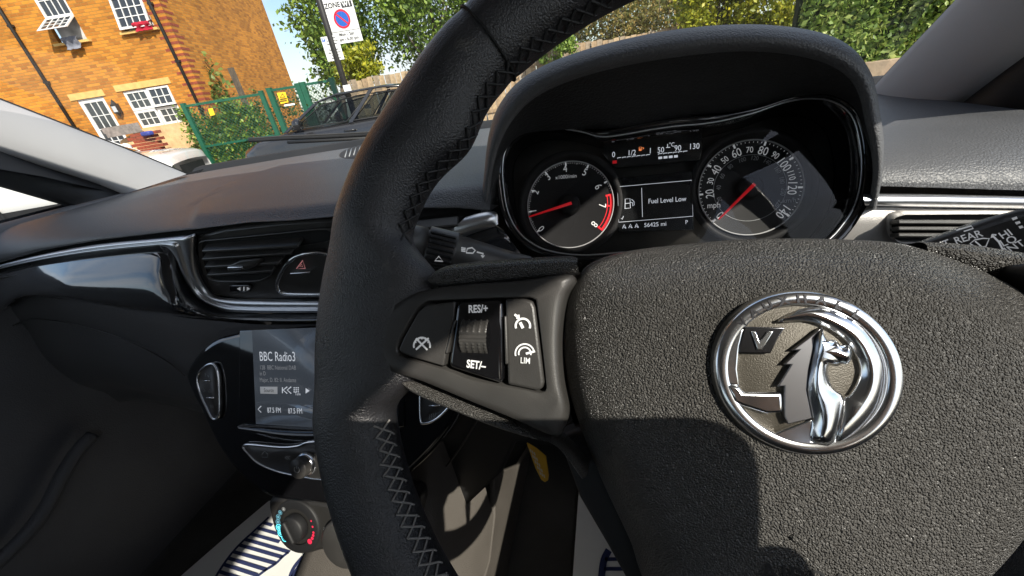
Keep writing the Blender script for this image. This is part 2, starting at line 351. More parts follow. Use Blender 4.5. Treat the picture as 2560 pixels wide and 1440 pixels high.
# pixel positions of numerals
tm = MB(); tz = lambda x, y: (1220+x/4, 280+y/4)
for s, p in (('0', (535, 1165)), ('1', (455, 990)), ('2', (478, 800)), ('3', (602, 650)), ('4', (772, 570)), ('5', (968, 605)), ('6', (1100, 748)), ('7', (1140, 935)), ('8', (1062, 1120))):
    num(tm, tc_, tz(*p), s, .0105, .85)
tk = {0: (490, 1200), 1: (400, 1000), 2: (425, 780), 3: (565, 590), 4: (776, 505), 5: (995, 550), 6: (1160, 712), 7: (1205, 938), 8: (1110, 1155)}
angs = []
for k, p in tk.items():
    if k < 7: tick(tm, tc_, tr_, tz(*p), .0042, .0017)
    q = on(tc_, tz(*p))-tc_; angs.append(math.atan2(q@CV, q@CU))
for i in range(1, len(angs)):
    while angs[i] > angs[i-1]: angs[i] -= 2*math.pi
def radial(mb, c, a, r0, r1, wd):
    d = CU*math.cos(a)+CV*math.sin(a); t_ = np.cross(d, cl_n); A = c+d*r0+cl_n*H; B = c+d*r1+cl_n*H; mb.add([A-t_*wd/2, A+t_*wd/2, B+t_*wd/2, B-t_*wd/2], [(0, 1, 2, 3)])
for k in range(8):
    for j in range(1, 10):
        if k+j/10 < 6.5: radial(tm, tc_, angs[k]+(angs[k+1]-angs[k])*j/10, tr_-.0012, tr_-(.0030 if j == 5 else .0022), .0004)
tm.text('x1000/min', on(0, tz(780, 648)), CU, CV, .0055, .95)
tm.o('dial_numerals', m_white, clus)
rz = MB(); a65 = angs[6]+(angs[7]-angs[6])*.55
pts = [tc_+(tr_-.0022)*(CU*math.cos(a)+CV*math.sin(a))+cl_n*(H+.0001) for a in np.linspace(a65, angs[8], 30)]; rz.line(pts, .0030, cl_n)
pts = [tc_+(tr_-.0062)*(CU*math.cos(a)+CV*math.sin(a))+cl_n*(H+.0001) for a in np.linspace(a65, angs[8], 30)]; rz.line(pts, .0008, cl_n)
for a in (angs[7], angs[8], a65): radial(rz, tc_, a, tr_-.001, tr_-.0075, .0018)
rz.o('red_zone_band', m_red, clus)
def needle(c, tip, name):
    t_ = UC(*tip, D0+.004); q = t_-(c+cl_n*.004); L_ = np.linalg.norm(q); d = q/L_; n_ = np.cross(d, cl_n); b = c+cl_n*.004; mb = MB()
    mb.prism([b-n_*.0016-d*.003, b+n_*.0016-d*.003, t_+n_*.0007, t_-n_*.0007], cl_n, .0012)
    mb.o(name, m_red, clus)
    MB().lathe(c, CU, CV, cl_n, [(.011, -.004), (.0105, .0015), (.008, .0030), (.0001, .0032)], 40).o('needle_hub', m_face, clus)
needle(tc_, (1322, 542), 'tachometer_needle'); needle(sc_, (1797, 548), 'speedometer_needle')
sm = MB(); sk = MB(); sp = lambda x, y: (1700+x/3.272, 200+y/3.272)
for s, p in (('20', (248, 930)), ('40', (300, 738)), ('60', (463, 600)), ('80', (680, 583)), ('100', (848, 690)), ('120', (915, 880)), ('140', (842, 1072)), ('0', (330, 1103))): num(sm, sc_, sp(*p), s, .0108, .8)
for s, p in (('30', (253, 828)), ('50', (368, 655)), ('70', (570, 573)), ('90', (778, 617)), ('110', (908, 778))): num(sm, sc_, sp(*p), s, .0078, .8)
for p in ((195, 934), (255, 710), (447, 553), (692, 533), (900, 650), (975, 878), (888, 1108), (285, 1143)): tick(sm, sc_, sr_, sp(*p), .0044, .0017)
sm.text('mph', on(0, sp(277, 1026)), CU, CV, .0075, .9)
for s, p in (('20', (325, 975)), ('40', (318, 880)), ('60', (347, 787)), ('80', (413, 710)), ('100', (508, 655)), ('120', (610, 640)), ('140', (712, 670)), ('160', (797, 735)), ('180', (833, 820)), ('200', (842, 915)), ('220', (805, 1012))): num(sk, sc_, sp(*p), s, .0056, .8)
sk.text('km/h', on(0, sp(895, 985)), CU, CV, .006, .9)
sk.lathe(sc_+cl_n*H, CU, CV, cl_n, [(sr_*.70, .0), (sr_*.69, .0)], 72)
for i in range(0, 57):
    a = math.radians(222-i*264/56); radial(sm, sc_, a, sr_-.0012, sr_-.0026, .0004)
sm.o('dial_numerals', m_white, clus); sk.o('inner_scale', m_dimw, clus)
# centre display
m_disp = mat('display_glass', (.010, .011, .012), .22, coat=.5)
dz = lambda x, y: (1220+x/4, 280+y/4)
DH = D0+.002
d1 = MB().prism(px([dz(1140, 420), dz(1190, 200), dz(1460, 150), dz(2100, 70), dz(2160, 330), dz(2120, 480), dz(1300, 560), dz(1250, 545)], UC, DH), cl_n, .004)
d1.prism(px([dz(1285, 660), dz(2045, 590), dz(2060, 1180), dz(1300, 1205)], UC, DH), cl_n, .004)
d1.o('centre_display', m_disp, clus, bevel=.0008)
li = MB(); fr = px([dz(1295, 748), dz(2036, 682), dz(2050, 1042), dz(1308, 1102)], UC, DH+.0004); li.line(fr, .0005, cl_n, closed=True)
li.line(px([dz(1536, 760), dz(1545, 1050)], UC, DH+.0004), .0005, cl_n)
def dtext(mb, s, p, size, sx=.85, p2=None):
    q = UC(*dz(*p), DH+.0005); rt = UC(*dz(p[0]+200, p[1]-14), DH+.0005)-q; rt /= np.linalg.norm(rt); mb.text(s, q, rt, np.cross(cl_n, rt), size, sx)
dtext(li, 'Fuel Level Low', (1790, 882), .0066, .86); dtext(li, '56425 mi', (1672, 1126), .0058, .95); dtext(li, 'P', (1985, 1103), .0055)
dtext(li, '0', (1256, 428), .0075); dtext(li, '1/2', (1437, 410), .0075); dtext(li, '1', (1623, 390), .0075); dtext(li, '50', (1728, 382), .0075); dtext(li, '90', (1898, 363), .0075); dtext(li, '130', (2062, 345), .0075); dtext(li, '°C', (1838, 328), .0055)
def dl(mb, pts, wd=.0006, closed=False): mb.line(px([dz(*p) for p in pts], UC, DH+.0005), wd, cl_n, closed)
for k in range(7): dl(li, [(1296+k*48, 468-k*5), (1296+k*48, 458-k*5), (1332+k*48, 454-k*5)], .0006)
for k in range(6): dl(li, [(1704+k*50, 428-k*5), (1704+k*50, 418-k*5), (1744+k*50, 414-k*5)], .0006)
for k in range(4): dl(li, [(1704+k*52, 460-k*5), (1742+k*52, 456-k*5)], .0022)
dl(li, [(1370, 965), (1372, 870), (1420, 866), (1424, 960), (1365, 965)]); dl(li, [(1372, 915), (1422, 911)]); dl(li, [(1424, 905), (1445, 905), (1448, 940), (1462, 930), (1460, 895), (1435, 872)])
dl(li, [(1796, 320), (1796, 350)]); dl(li, [(1780, 356), (1822, 352)]); dl(li, [(1330, 1060), (1342, 1075), (1355, 1040)])
for k in range(3): dl(li, [(1345+k*62, 1165-k*4), (1362+k*62, 1125-k*4), (1380+k*62, 1163-k*4)], .0007); dl(li, [(1350+k*62, 1140-k*4), (1378+k*62, 1165-k*4)], .0005)
li.o('display_text', m_lcd, clus)
ro = MB(); dl(ro, [(1245, 503), (1288, 498)], .003); ro.o('fuel_warning_bar', m_red, clus)
m_amber = mat('amber_print', (.8, .2, .05), .5, emit=(1, .3, .1), es=.4)
ro = MB(); dl(ro, [(1512, 385), (1512, 352), (1535, 350), (1535, 383), (1508, 386)], .0006); dl(ro, [(1513, 378), (1534, 376)], .0022); dl(ro, [(1545, 355), (1558, 362), (1546, 372)], .0008); ro.o('fuel_warning_symbol', m_amber, clus)

# ---- steering wheel
def wheel_ri(a):
    """inner radius of the leather rim, a in degrees from the right, counter-clockwise"""
    a = (a+180) % 360-180; m_ = 180-a if a > 0 else -180-a; aa = a if abs(a) > 90 else (m_ if m_ else 180)
    b = aa % 360                                            # left half: 90..270
    r_ = .1535-.0075*math.exp(-((b-141.5)/6)**2)
    s1 = sst((b-159.5)/6.5); s2 = sst((190.5-b)/7); return r_-(.022)*s1*s2
NT, NS = 220, 22; rings = []
for i in range(NT):
    a = 360*i/NT; ri = wheel_ri(a); ro_ = .1900; R_ = (ri+ro_)/2; hw = (ro_-ri)/2; ex = max(0, hw-.0185); row = []
    hh = .0168-.22*ex
    if abs(a-127.3) < 1.0 or abs(a-52.7) < 1.0: hh -= .0009; hw -= .0009
    for j in range(NS):
        q = 2*math.pi*j/NS; c_, s_ = math.cos(q), math.sin(q)
        rr_ = R_+hw*math.copysign(abs(c_)**.92, c_); hz_ = hh*math.copysign(abs(s_)**.92, s_)
        row.append(w2(rr_*math.cos(math.radians(a)), rr_*math.sin(math.radians(a)), hz_))
    rings.append(row)
wm = MB().grid(rings+[rings[0]], closed=True)
wheel = wm.o('steering_wheel', m_leather, car, sub=1); wheel['label'] = 'worn black leather steering wheel rim'
# seams where the leather pieces meet
for a in (127.3, 52.7):
    path = []
    for j in range(28):
        q = 2*math.pi*j/28; rr_ = .1718+.0186*math.cos(q); path.append(w2(rr_*math.cos(math.radians(a)), rr_*math.sin(math.radians(a)), .0170*math.sin(q)))
    MB().tube(path, .0006, 6, closed=True).o('leather_seam', m_void, wheel)
# cross stitching along the inner edge
st = MB(); st1 = MB(); st2 = MB()
def stitch_pt(a, off):
    """a degrees, off: angle round the section measured from the inner equator toward the driver"""
    ri = wheel_ri(a); ro_ = .19; R_ = (ri+ro_)/2; hw = (ro_-ri)/2+.0006; q = math.pi-off
    rr_ = R_+hw*math.cos(q); return w2(rr_*math.cos(math.radians(a)), rr_*math.sin(math.radians(a)), (.0168+.0006)*math.sin(q))
def stitches(mb, a0, a1, step, _o0, _o1, wd):
    n_ = int(abs(a1-a0)/step); s_ = (a1-a0)/n_
    for k in range(n_):
        a = a0+k*s_; o0, o1 = _o0+rng.normal()*.03, _o1+rng.normal()*.03
        mb.tube([stitch_pt(a, o0), stitch_pt(a+s_*.5, (o0+o1)/2), stitch_pt(a+s_, o1)], wd, 5, cap=False); mb.tube([stitch_pt(a, o1), stitch_pt(a+s_*.5, (o0+o1)/2+.02), stitch_pt(a+s_, o0)], wd, 5, cap=False)
        mb.tube([stitch_pt(a+s_, o0), stitch_pt(a+s_*1.25, o0-.08)], wd, 4, cap=False)
stitches(st, 191.5, 250, 1.9, .10, .56, .0005)
stitches(st1, 348.5, 290, 2.6, .12, .62, .0005)
st.o('cross_stitching', m_thread, wheel); st1.o('cross_stitching', m_thread, wheel)
stitches(st2, 161, 64, 2.4, -.05, .38, .0006)
st2.o('dark_cross_stitching', mat('black_thread', (.022, .022, .023), .6), wheel)

# hub cover (airbag pad)
hl = [(0, .0455), (-.036, .0440), (-.053, .0415), (-.0630, .0375), (-.0688, .0300), (-.0724, .0200), (-.0734, .0060), (-.0720, -.0124), (-.0682, -.0267), (-.0589, -.0496), (-.0487, -.0711), (-.0445, -.0838), (-.037, -.094), (-.02, -.099), (0, -.1)]
hr2 = [(-u*(1+.13*sst((v+.095)/.05)), v) for u, v in hl[-2:5:-1]]+[(.0785, .0175), (.0715, .0255), (.0620, .0322), (.050, .0385), (.036, .0428)]; full = hl+hr2; full = smooth(full, 5, True); ctr = np.array([0, -.022])
def pad_h(s):                                            # s: 0 rim .. 1 centre
    e = min(1, s/.36); return -.011+.0235*math.sqrt(max(0, 1-(1-e)**2.1))+.0098*(1-(1-s)**2)
rows = [[w2(*p, -.026) for p in full], [w2(*(p*.998), -.012) for p in full]]
for s in list(np.linspace(0, .36, 16)**1.0)+list(np.linspace(.36, 1, 14)[1:]):
    rows.append([w2(*(ctr+(p-ctr)*(1-s*.998)), pad_h(s)) for p in full])
padm = MB().grid(rows, closed=True); pad = padm.o('airbag_cover', m_pad, wheel)
pad['label'] = 'grained black airbag cover carrying the round chrome badge'
def padh_at(u, v):
    d = np.array([u, v])-ctr; best = 1e9
    for p in full:
        q = p-ctr; c_ = (q@d)/(np.linalg.norm(q)*np.linalg.norm(d)+1e-9)
        if -c_ < best: best = -c_; k = np.linalg.norm(d)/np.linalg.norm(q)
    return pad_h(1-k)
# hub rear shell and spoke bodies
hb = [ctr+(p-ctr)*np.array([1.05, 1.0 if p[1] > ctr[1] else 1.05]) for p in full]
rows = [[w2(*p, -.016) for p in hb], [w2(*(ctr+(p-ctr)*1.01), -.022) for p in hb], [w2(*(ctr+(p-ctr)*1.0), -.045) for p in hb], [w2(*(ctr+(p-ctr)*.4), -.055) for p in hb]]
MB().grid(rows, closed=True).o('hub_rear_shell', m_matt, wheel)
# lower spokes
for sgn in (-1, 1):
    P = px([(1392, 1092), (1448, 1247), (1520, 1371), (1580, 1480), (1660, 1640), (1850, 1640), (1740, 1400), (1580, 1180), (1480, 1060)], UW, -.008)
    if sgn > 0: P = [p-2*WU*((p-WC)@WU) for p in P]
    MB().prism(P, WN, .016).o('lower_spoke', m_matt, wheel, bevel=.003, seg=3)
    Q = [(-.0395, -.084), (-.033, -.092), (-.031, -.125), (-.035, -.150), (-.043, -.148), (-.0455, -.12), (-.0425, -.092)]
    MB().prism([w2(sgn*u, v, .007) for u, v in Q], WN, .006).o('spoke_insert', m_satchr, wheel, bevel=.0025, seg=3)
# left spoke: bezel, trims, buttons
def mirror(P):
    Q = P-WC; return P-2*WU*(Q@WU)
bez = [(906, 862), (912, 836), (935, 802), (985, 762), (1050, 728), (1140, 712), (1300, 700), (1432, 685), (1412, 735), (1400, 800), (1396, 880), (1402, 960), (1416, 1030), (1408, 1075), (1388, 1096), (1300, 1056), (1180, 1006), (1050, 952), (985, 932), (935, 908), (912, 886)]
but_o = [(990, 870), (1000, 845), (1040, 775), (1062, 757), (1090, 751), (1310, 743), (1332, 748), (1342, 765), (1365, 960), (1360, 978), (1345, 982), (1300, 972), (1180, 950), (1110, 924), (1010, 895), (993, 885)]
bp = px(bez, UW, .010, n=4, closed=True); bi = resample(px(but_o+[but_o[0]], UW, .0135, n=4), 160); bo = resample(bp+[bp[0]], 160)
# align loops by nearest start
def align(A, B):
    k = int(np.argmin([np.linalg.norm(B[0]-a) for a in A[:-1]])); A = A[:-1]; A = A[k:]+A[:k]; return A+[A[0]]
def orient(A):
    n_ = sum((np.cross(A[i]-A[0], A[i+1]-A[0]) for i in range(len(A)-1)), np.zeros(3)); return A if n_@WN > 0 else A[::-1]
bo = orient(bo); bi = orient(bi)
# loops are matched by bearing round the button panel's middle
def by_angle(A, c, n_=160):
    ang = np.array([math.atan2((p-c)@WV, (p-c)@WU) for p in A[:-1]]); rad = np.array([math.hypot((p-c)@WU, (p-c)@WV) for p in A[:-1]]); o_ = np.argsort(ang); ang, rad = ang[o_], rad[o_]
    ang = np.r_[ang-2*math.pi, ang, ang+2*math.pi]; rad = np.r_[rad, rad, rad]; q = np.linspace(-math.pi, math.pi, n_, endpoint=False); h = (A[0]-WC)@WN-(c-WC)@WN
    return [c+WN*h+np.interp(a, ang, rad)*(WU*math.cos(a)+WV*math.sin(a)) for a in q]
cb = UW(1200, 870, .0)
bo, bi = by_angle(bo, cb), by_angle(bi, cb)
rows = [[p-WN*.016 for p in bo], [p-WN*.002 for p in bo], [p+(q-p)*.10+WN*.0014 for p, q in zip(bo, bi)], [p+(q-p)*.35+WN*.0008 for p, q in zip(bo, bi)], [q+(p-q)*.06 for p, q in zip(bo, bi)], [q-WN*.0006 for q in bi], [q-WN*.006 for q in bi], [cb+(q-cb)*.02-WN*0+WN*0 for q in [x-WN*.006 for x in bi]]]
for sgn in (0, 1):
    rr_ = rows if not sgn else [[mirror(p) for p in r_] for r_ in rows]
    MB().grid(rr_, closed=True).o('spoke_bezel', m_satin, wheel)
def wplate(name, pts, h, th, m, n=0, bevel=.0012, parent=None, both=False):
    P = px(pts, UW, h, n=n, closed=True) if n else px(pts, UW, h)
    ob = MB().prism(P, WN, th).o(name, m, parent or wheel, bevel=bevel, seg=3)
    if both: MB().prism([mirror(p) for p in P], WN, th).o(name, m, parent or wheel, bevel=bevel, seg=3)
    return ob
wplate('control_button', [(997, 872), (1008, 846), (1045, 780), (1066, 762), (1138, 754), (1134, 795), (1118, 868), (1108, 916), (1020, 890), (1000, 880)], .0132, .006, m_satin, both=True)
wplate('control_button', [(1262, 747), (1308, 746), (1330, 752), (1337, 768), (1360, 955), (1356, 972), (1342, 977), (1268, 962)], .0132, .006, m_satin, both=True)
wplate('roller_surround', [(1146, 754), (1250, 748), (1256, 760), (1257, 955), (1248, 958), (1124, 918), (1122, 905), (1140, 770)], .0136, .006, m_gloss, bevel=.002, both=True)
for P in ([(1134, 800), (1140, 800), (1118, 884), (1112, 884)], [(1259, 790), (1266, 790), (1270, 910), (1262, 912)]): wplate('button_divider', P, .0142, .004, m_satin, bevel=.0006)
# roller
ra = UW(1160, 840, .011); rb = UW(1226, 842, .011); axr = (rb-ra)/np.linalg.norm(rb-ra); ax2 = np.cross(WN, axr); Rr = .0088; rows = []
for j in range(120):
    q = 2*math.pi*j/120; deg = math.degrees(q) % 360; row = []
    for k in range(41):
        t_ = k/40; rad = Rr
        rib = 62 < deg < 84 or 96 < deg < 118 or 35 < deg < 62 or 118 < deg < 145
        zone = (38 < deg < 76) or (104 < deg < 142)
        if zone: rad += .0007*max(0, math.sin(q*44))*max(0, math.sin(t_*math.pi*9))
        elif 76 <= deg <= 104: rad += -.0005+.0006*(1 if (deg % 11) < 5 else 0)
        row.append(ra+(rb-ra)*t_+rad*(ax2*math.cos(q)+WN*math.sin(q))-WN*.0035)
    rows.append(row)
MB().grid(rows+[rows[0]]).o('roller_switch', m_satin, wheel)
wp = MB(); WH = .0139
def wtext(mb, s, p, p2, size, h=WH, sx=.82, off=0.):
    q = UW(*p, h); rt = UW(*p2, h)-q; rt /= np.linalg.norm(rt); mb.text(s, q, rt, np.cross(WN, rt), size, sx, off=off)
def wl(mb, pts, wd, h=WH, closed=False): mb.line(px(pts, UW, h), wd, WN, closed)
bz = lambda x, y: (880+x/3.13, 600+y/3.13)
wtext(wp, 'RES/+', (1195, 773), (1225, 772), .0042, .0142, .8, .00012); wtext(wp, 'SET/–', (1190, 913), (1220, 917), .0042, .0142, .8, .00012)
def arc(c, r_, a0, a1, n_=14): return [bz(c[0]+r_*math.cos(math.radians(a)), c[1]-r_*math.sin(math.radians(a))) for a in np.linspace(a0, a1, n_)]
wl(wp, arc((547, 828), 64, -15, 195), .0008); wl(wp, [bz(500, 770), bz(590, 860)], .0008); wl(wp, [bz(600, 768), bz(500, 858)], .0008)
for a in (30, 60, 90, 120, 150): wl(wp, [bz(547+50*math.cos(math.radians(a)), 828-50*math.sin(math.radians(a))), bz(547+62*math.cos(math.radians(a)), 828-62*math.sin(math.radians(a)))], .0006)
wl(wp, arc((1337, 672), 57, -20, 200), .0008); wl(wp, [bz(1315, 645), bz(1338, 690)], .0012)
wl(wp, [bz(1272, 582), bz(1300, 605)], .0009); wl(wp, [bz(1285, 608), bz(1306, 610), bz(1302, 585)], .0009)
wl(wp, arc((1352, 888), 48, -15, 195), .0006); wl(wp, arc((1352, 888), 74, 20, 195), .0006); wl(wp, [bz(1360, 890), bz(1432, 870)], .0008)
wtext(wp, 'LIM', bz(1356, 946), bz(1420, 951), .0032, WH, .8, .00003)
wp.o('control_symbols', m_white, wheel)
# textured trims above and below the bezel
def wtrim(name, top, bot, h0, bul, th, both=True):
    A = resample(px(top, UW, h0, n=5), 40); B = resample(px(bot, UW, h0, n=5), 40); rows = [[p-WN*th for p in A]]
    for t_ in np.linspace(0, 1, 11): rows.append([a+(b-a)*t_+WN*(bul*math.sin(math.pi*t_)**.6) for a, b in zip(A, B)])
    rows.append([p-WN*th for p in B])
    MB().grid(rows).o(name, m_pad, wheel)
    if both: MB().grid([[mirror(p) for p in r_] for r_ in rows]).o(name, m_pad, wheel)
wtrim('spoke_upper_trim', [(1082, 690), (1100, 672), (1140, 660), (1240, 650), (1330, 644), (1420, 640), (1445, 646)], [(1084, 712), (1110, 716), (1200, 708), (1300, 699), (1400, 690), (1432, 686), (1448, 680)], .006, .005, .02, False)
wtrim('spoke_lower_trim', [(1016, 934), (1060, 955), (1180, 1004), (1300, 1055), (1360, 1086), (1395, 1102), (1430, 1130), (1470, 1180)], [(1014, 952), (1045, 984), (1150, 1030), (1250, 1068), (1330, 1088), (1380, 1092), (1415, 1128), (1450, 1180)], .003, .006, .012)
wtrim('spoke_upper_trim', [(2290, 606), (2360, 607), (2440, 614), (2560, 632), (2720, 655)], [(2290, 640), (2360, 660), (2440, 690), (2560, 698), (2720, 720)], -.006, .005, .02, False)
# airbag emblem at the bottom of the cover
em = MB(); eo = [w2(.0025+.0060*math.cos(a), -.0485+.0021*math.sin(a), padh_at(0, -.0485)+.0006) for a in np.linspace(0, 2*math.pi, 28, endpoint=False)]
em.prism(eo, WN, .001); em.o('airbag_emblem', m_pad, wheel, bevel=.0004)
em = MB(); em.text('AIRBAG', w2(.003, -.0605, padh_at(0, -.0605)+.0006), WU, WV, .0085, 1.); em.o('airbag_lettering', m_matt, wheel)
# chrome badge
BH = .0231
qz = lambda x, y: (1740+x/3.13, 700+y/3.13)
bc = UW(2008, 930, BH); bc = w2(0, 0, BH) if False else bc
_e = [UW(*p, BH) for p in ((1777, 908), (2243, 971), (1990, 727), (2018, 1134))]; BR = sum(np.linalg.norm(p-bc) for p in _e)/4
badge = MB().lathe(bc, WU, WV, WN, [(BR*1.03, -.010), (BR*1.03, -.0012), (BR, -.0006), (.0001, -.0006)], 96).o('badge', mat('badge_ground', (.085, .075, .06), .42, .3, bump=('n', 2500, .0004), bs=.5), wheel)
MB().lathe(bc, WU, WV, WN, [(BR*1.02, -.003), (BR*1.0, .0004), (BR*.975, .0012), (BR*.86, .0013), (BR*.835, .0006), (BR*.83, -.0012)], 128).o('badge_ring', m_chrome, wheel)
def relief(name, pts, ridge, h0, h1, m):
    """outline at h0 rising to a ridge line at h1: a rounded relief"""
    P = px([qz(*p) for p in smooth(pts, 3, True)], UW, BH+h0); Rg = px([qz(*p) for p in smooth(ridge, 6)], UW, BH+h1); mb = MB(); n_ = len(P)
    near = [Rg[int(np.argmin([np.linalg.norm((p-q)-WN*((p-q)@WN)) for q in Rg]))] for p in P]; rows = [[p-WN*(h0+.0009) for p in P]]
    for t_ in (0, .12, .3, .55, .8, 1): rows.append([p+(q-p)*t_+WN*((h1-h0)*(math.sin(t_*math.pi/2)-t_)) for p, q in zip(P, near)])
    return mb.grid(rows, closed=True).o(name, m, wheel)
def bplate(name, pts, h, n=0, bev=.0006, m=None):
    P = px([qz(*p) for p in pts], UW, BH+h, n=n, closed=True) if n else px([qz(*p) for p in pts], UW, BH+h)
    return MB().prism(P, WN, h+.0009).o(name, m or m_chrome, wheel, bevel=bev, seg=3)
relief('badge_crescent', [(640, 332), (740, 262), (860, 218), (1000, 215), (1150, 270), (1300, 360), (1420, 520), (1480, 720), (1440, 960), (1330, 1130), (1180, 1260), (1090, 1275), (1155, 945), (1205, 905), (1265, 810), (1290, 700), (1245, 565), (1155, 455), (1025, 372), (860, 322)], [(690, 298), (900, 258), (1100, 330), (1270, 450), (1375, 640), (1380, 830), (1290, 1000), (1160, 1150)], .0006, .0022, m_chrome)
mat('soft_chrome', (.82, .84, .87), .16, 1.)
relief('badge_beast', [(985, 372), (1003, 425), (1040, 468), (1100, 475), (1135, 512), (1192, 510), (1222, 560), (1216, 622), (1180, 662), (1142, 656), (1096, 664), (1042, 668), (1036, 720), (1068, 838), (1160, 948), (1090, 1275), (905, 1262), (912, 1085), (868, 860), (888, 690), (915, 565), (932, 455)], [(985, 440), (1000, 560), (960, 700), (960, 850), (1010, 980), (1030, 1120), (1000, 1220)], .0012, .0036, MATS['soft_chrome'])
relief('badge_muzzle', [(985, 500), (1040, 468), (1100, 475), (1135, 512), (1192, 510), (1222, 560), (1216, 622), (1180, 662), (1142, 656), (1060, 660), (990, 620)], [(1010, 560), (1100, 560), (1180, 590)], .0014, .0036, MATS['soft_chrome'])
bplate('badge_mane', [(985, 372), (862, 468), (750, 552), (802, 550), (688, 662), (745, 664), (638, 836), (692, 832), (690, 1060), (720, 1132), (912, 1085), (866, 860), (886, 690), (913, 565), (930, 455)], .0015, bev=.0004, m=mat('dark_chrome', (.34, .34, .36), .30, 1.))
bplate('badge_foot', [(578, 1218), (870, 1106), (912, 1085), (905, 1262), (1090, 1275), (900, 1305), (720, 1290)], .0010, bev=.0004)
bplate('badge_arm', [(345, 830), (372, 878), (680, 880), (692, 1042), (558, 1052), (375, 992), (300, 960), (235, 815)], .0016, bev=.0012, m=MATS['soft_chrome'])
bplate('badge_pole', [(380, 366), (300, 450), (248, 570), (228, 700), (240, 815), (345, 832), (328, 700), (338, 575), (345, 520)], .0011)
bplate('badge_flag', [(380, 366), (700, 372), (640, 462), (585, 575), (338, 572), (335, 520)], .0012, m=mat('dark_chrome2', (.12, .12, .13), .2, 1.), bev=.0003)
bplate('badge_letter', [(432, 402), (470, 402), (500, 480), (560, 402), (610, 402), (520, 548), (480, 548)], .0018, bev=.0003)
bl_ = MB()
for ch, p in zip('VAUXHALL', ((312, 290), (420, 215), (540, 160), (680, 130), (830, 130), (985, 165), (1110, 225), (1235, 300))):
    q = UW(*qz(*p), BH+.0016); up = q-bc; up -= WN*(up@WN); up /= np.linalg.norm(up); bl_.text(ch, bc+up*(BR*.905)+WN*.0015, np.cross(up, WN), up, .0033, 1.15, off=.0001)
bl_.o('badge_lettering', mat('badge_letter_grey', (.05, .05, .055), .3, .8), wheel)
# column shroud behind the wheel
sh = []
for k, (t_, rx, rz) in enumerate(((-.05, .030, .030), (-.06, .050, .048), (-.10, .058, .055), (-.16, .062, .058), (-.26, .066, .060))):
    sh.append([w2(rx*math.cos(a), rz*math.sin(a)-.012, t_) for a in np.linspace(0, 2*math.pi, 40, endpoint=False)])
MB().grid(sh, closed=True).o('column_shroud', m_matt, car)
# ---- passenger-side gloss fascia, chrome strip, vents
def band(name, top, bot, m, parent, offs, n=60, fn=US, sm=5, scale=False):
    """surface between two pixel outlines; offs = [(t, offset)...] bow of the section"""
    rows = []
    T = resample([np.array(p, float) for p in smooth(top, sm)], n); B = resample([np.array(p, float) for p in smooth(bot, sm)], n)
    for t_, of in offs: rows.append([fn(*(a+(b-a)*t_), of*min(1, np.linalg.norm(b-a)/105) if scale else of) for a, b in zip(T, B)])
    return MB().grid(rows).o(name, m, parent)
fasc = band('gloss_fascia', [(-140, 712), (0, 672), (120, 646), (250, 627), (380, 614), (418, 620), (440, 648), (458, 692), (485, 735), (525, 765), (585, 782), (700, 786), (860, 786)],
     [(-140, 800), (0, 772), (45, 742), (110, 735), (200, 745), (330, 766), (400, 776), (450, 784), (490, 790), (560, 797), (640, 802), (740, 804), (860, 802)], m_fascia, car,
     [(-.06, .020), (0, .000), (.2, -.009), (.4, -.018), (.6, -.026), (.8, -.032), (.92, -.0345), (1, -.034), (1.05, -.028), (1.08, .01)], scale=True)
fasc['label'] = 'glossy dark trim panel in front of the passenger'
chr_top = [(-140, 700), (0, 662), (120, 633), (250, 610), (400, 595), (470, 588), (490, 588), (491, 640), (502, 692), (532, 735), (580, 746), (680, 748), (860, 748)]
chr_bot = [(-140, 712), (0, 673), (120, 647), (250, 628), (380, 615), (402, 615), (422, 622), (442, 650), (462, 700), (492, 742), (540, 770), (600, 781), (860, 782)]
def pair(A, B, k=6):
    a = [np.array(p, float) for p in A]; b = [np.array(p, float) for p in B]
    return smooth(a, k), smooth(b, k)
ca, cb_ = pair(chr_top, chr_bot)
rows = [[US(*(p+(q-p)*t_), of) for p, q in zip(ca, cb_)] for t_, of in ((0, .012), (0, -.001), (.18, -.005), (.42, -.0075), (.60, -.0065), (.64, -.0045), (.70, -.0065), (.85, -.0085), (1, -.006), (1, .01))]
MB().grid(rows).o('chrome_strip', m_satchr, car)
# recessed band between upper dash and chrome
band('dash_gap_panel', [(-140, 694), (0, 655), (250, 600), (490, 573), (800, 545), (1060, 520), (1230, 526)], [(-140, 712), (0, 676), (250, 630), (490, 610), (800, 590), (1060, 580), (1240, 600)], m_matt, car, [(0, .03), (0, .014), (1, .012)])
# passenger end vent
ev = MB(); ev.prism(px([(-120, 720), (0, 672), (70, 660), (84, 664), (60, 705), (34, 742), (0, 765), (-120, 800)], US, -.004), (0, -1, 0), .02)
evo = ev.o('air_vent', m_void, car)
for k in range(4):
    a = US(-120, 716+k*24, -.008); b_ = US(72-k*11, 684+k*21, -.008); MB().box((a+b_)/2, (np.linalg.norm(b_-a)/2, .004, .0022), [((b_-a)/np.linalg.norm(b_-a)), (0, 1, 0), (0, 0, 1)]).o('vent_slat', m_satin, evo, bevel=.001)
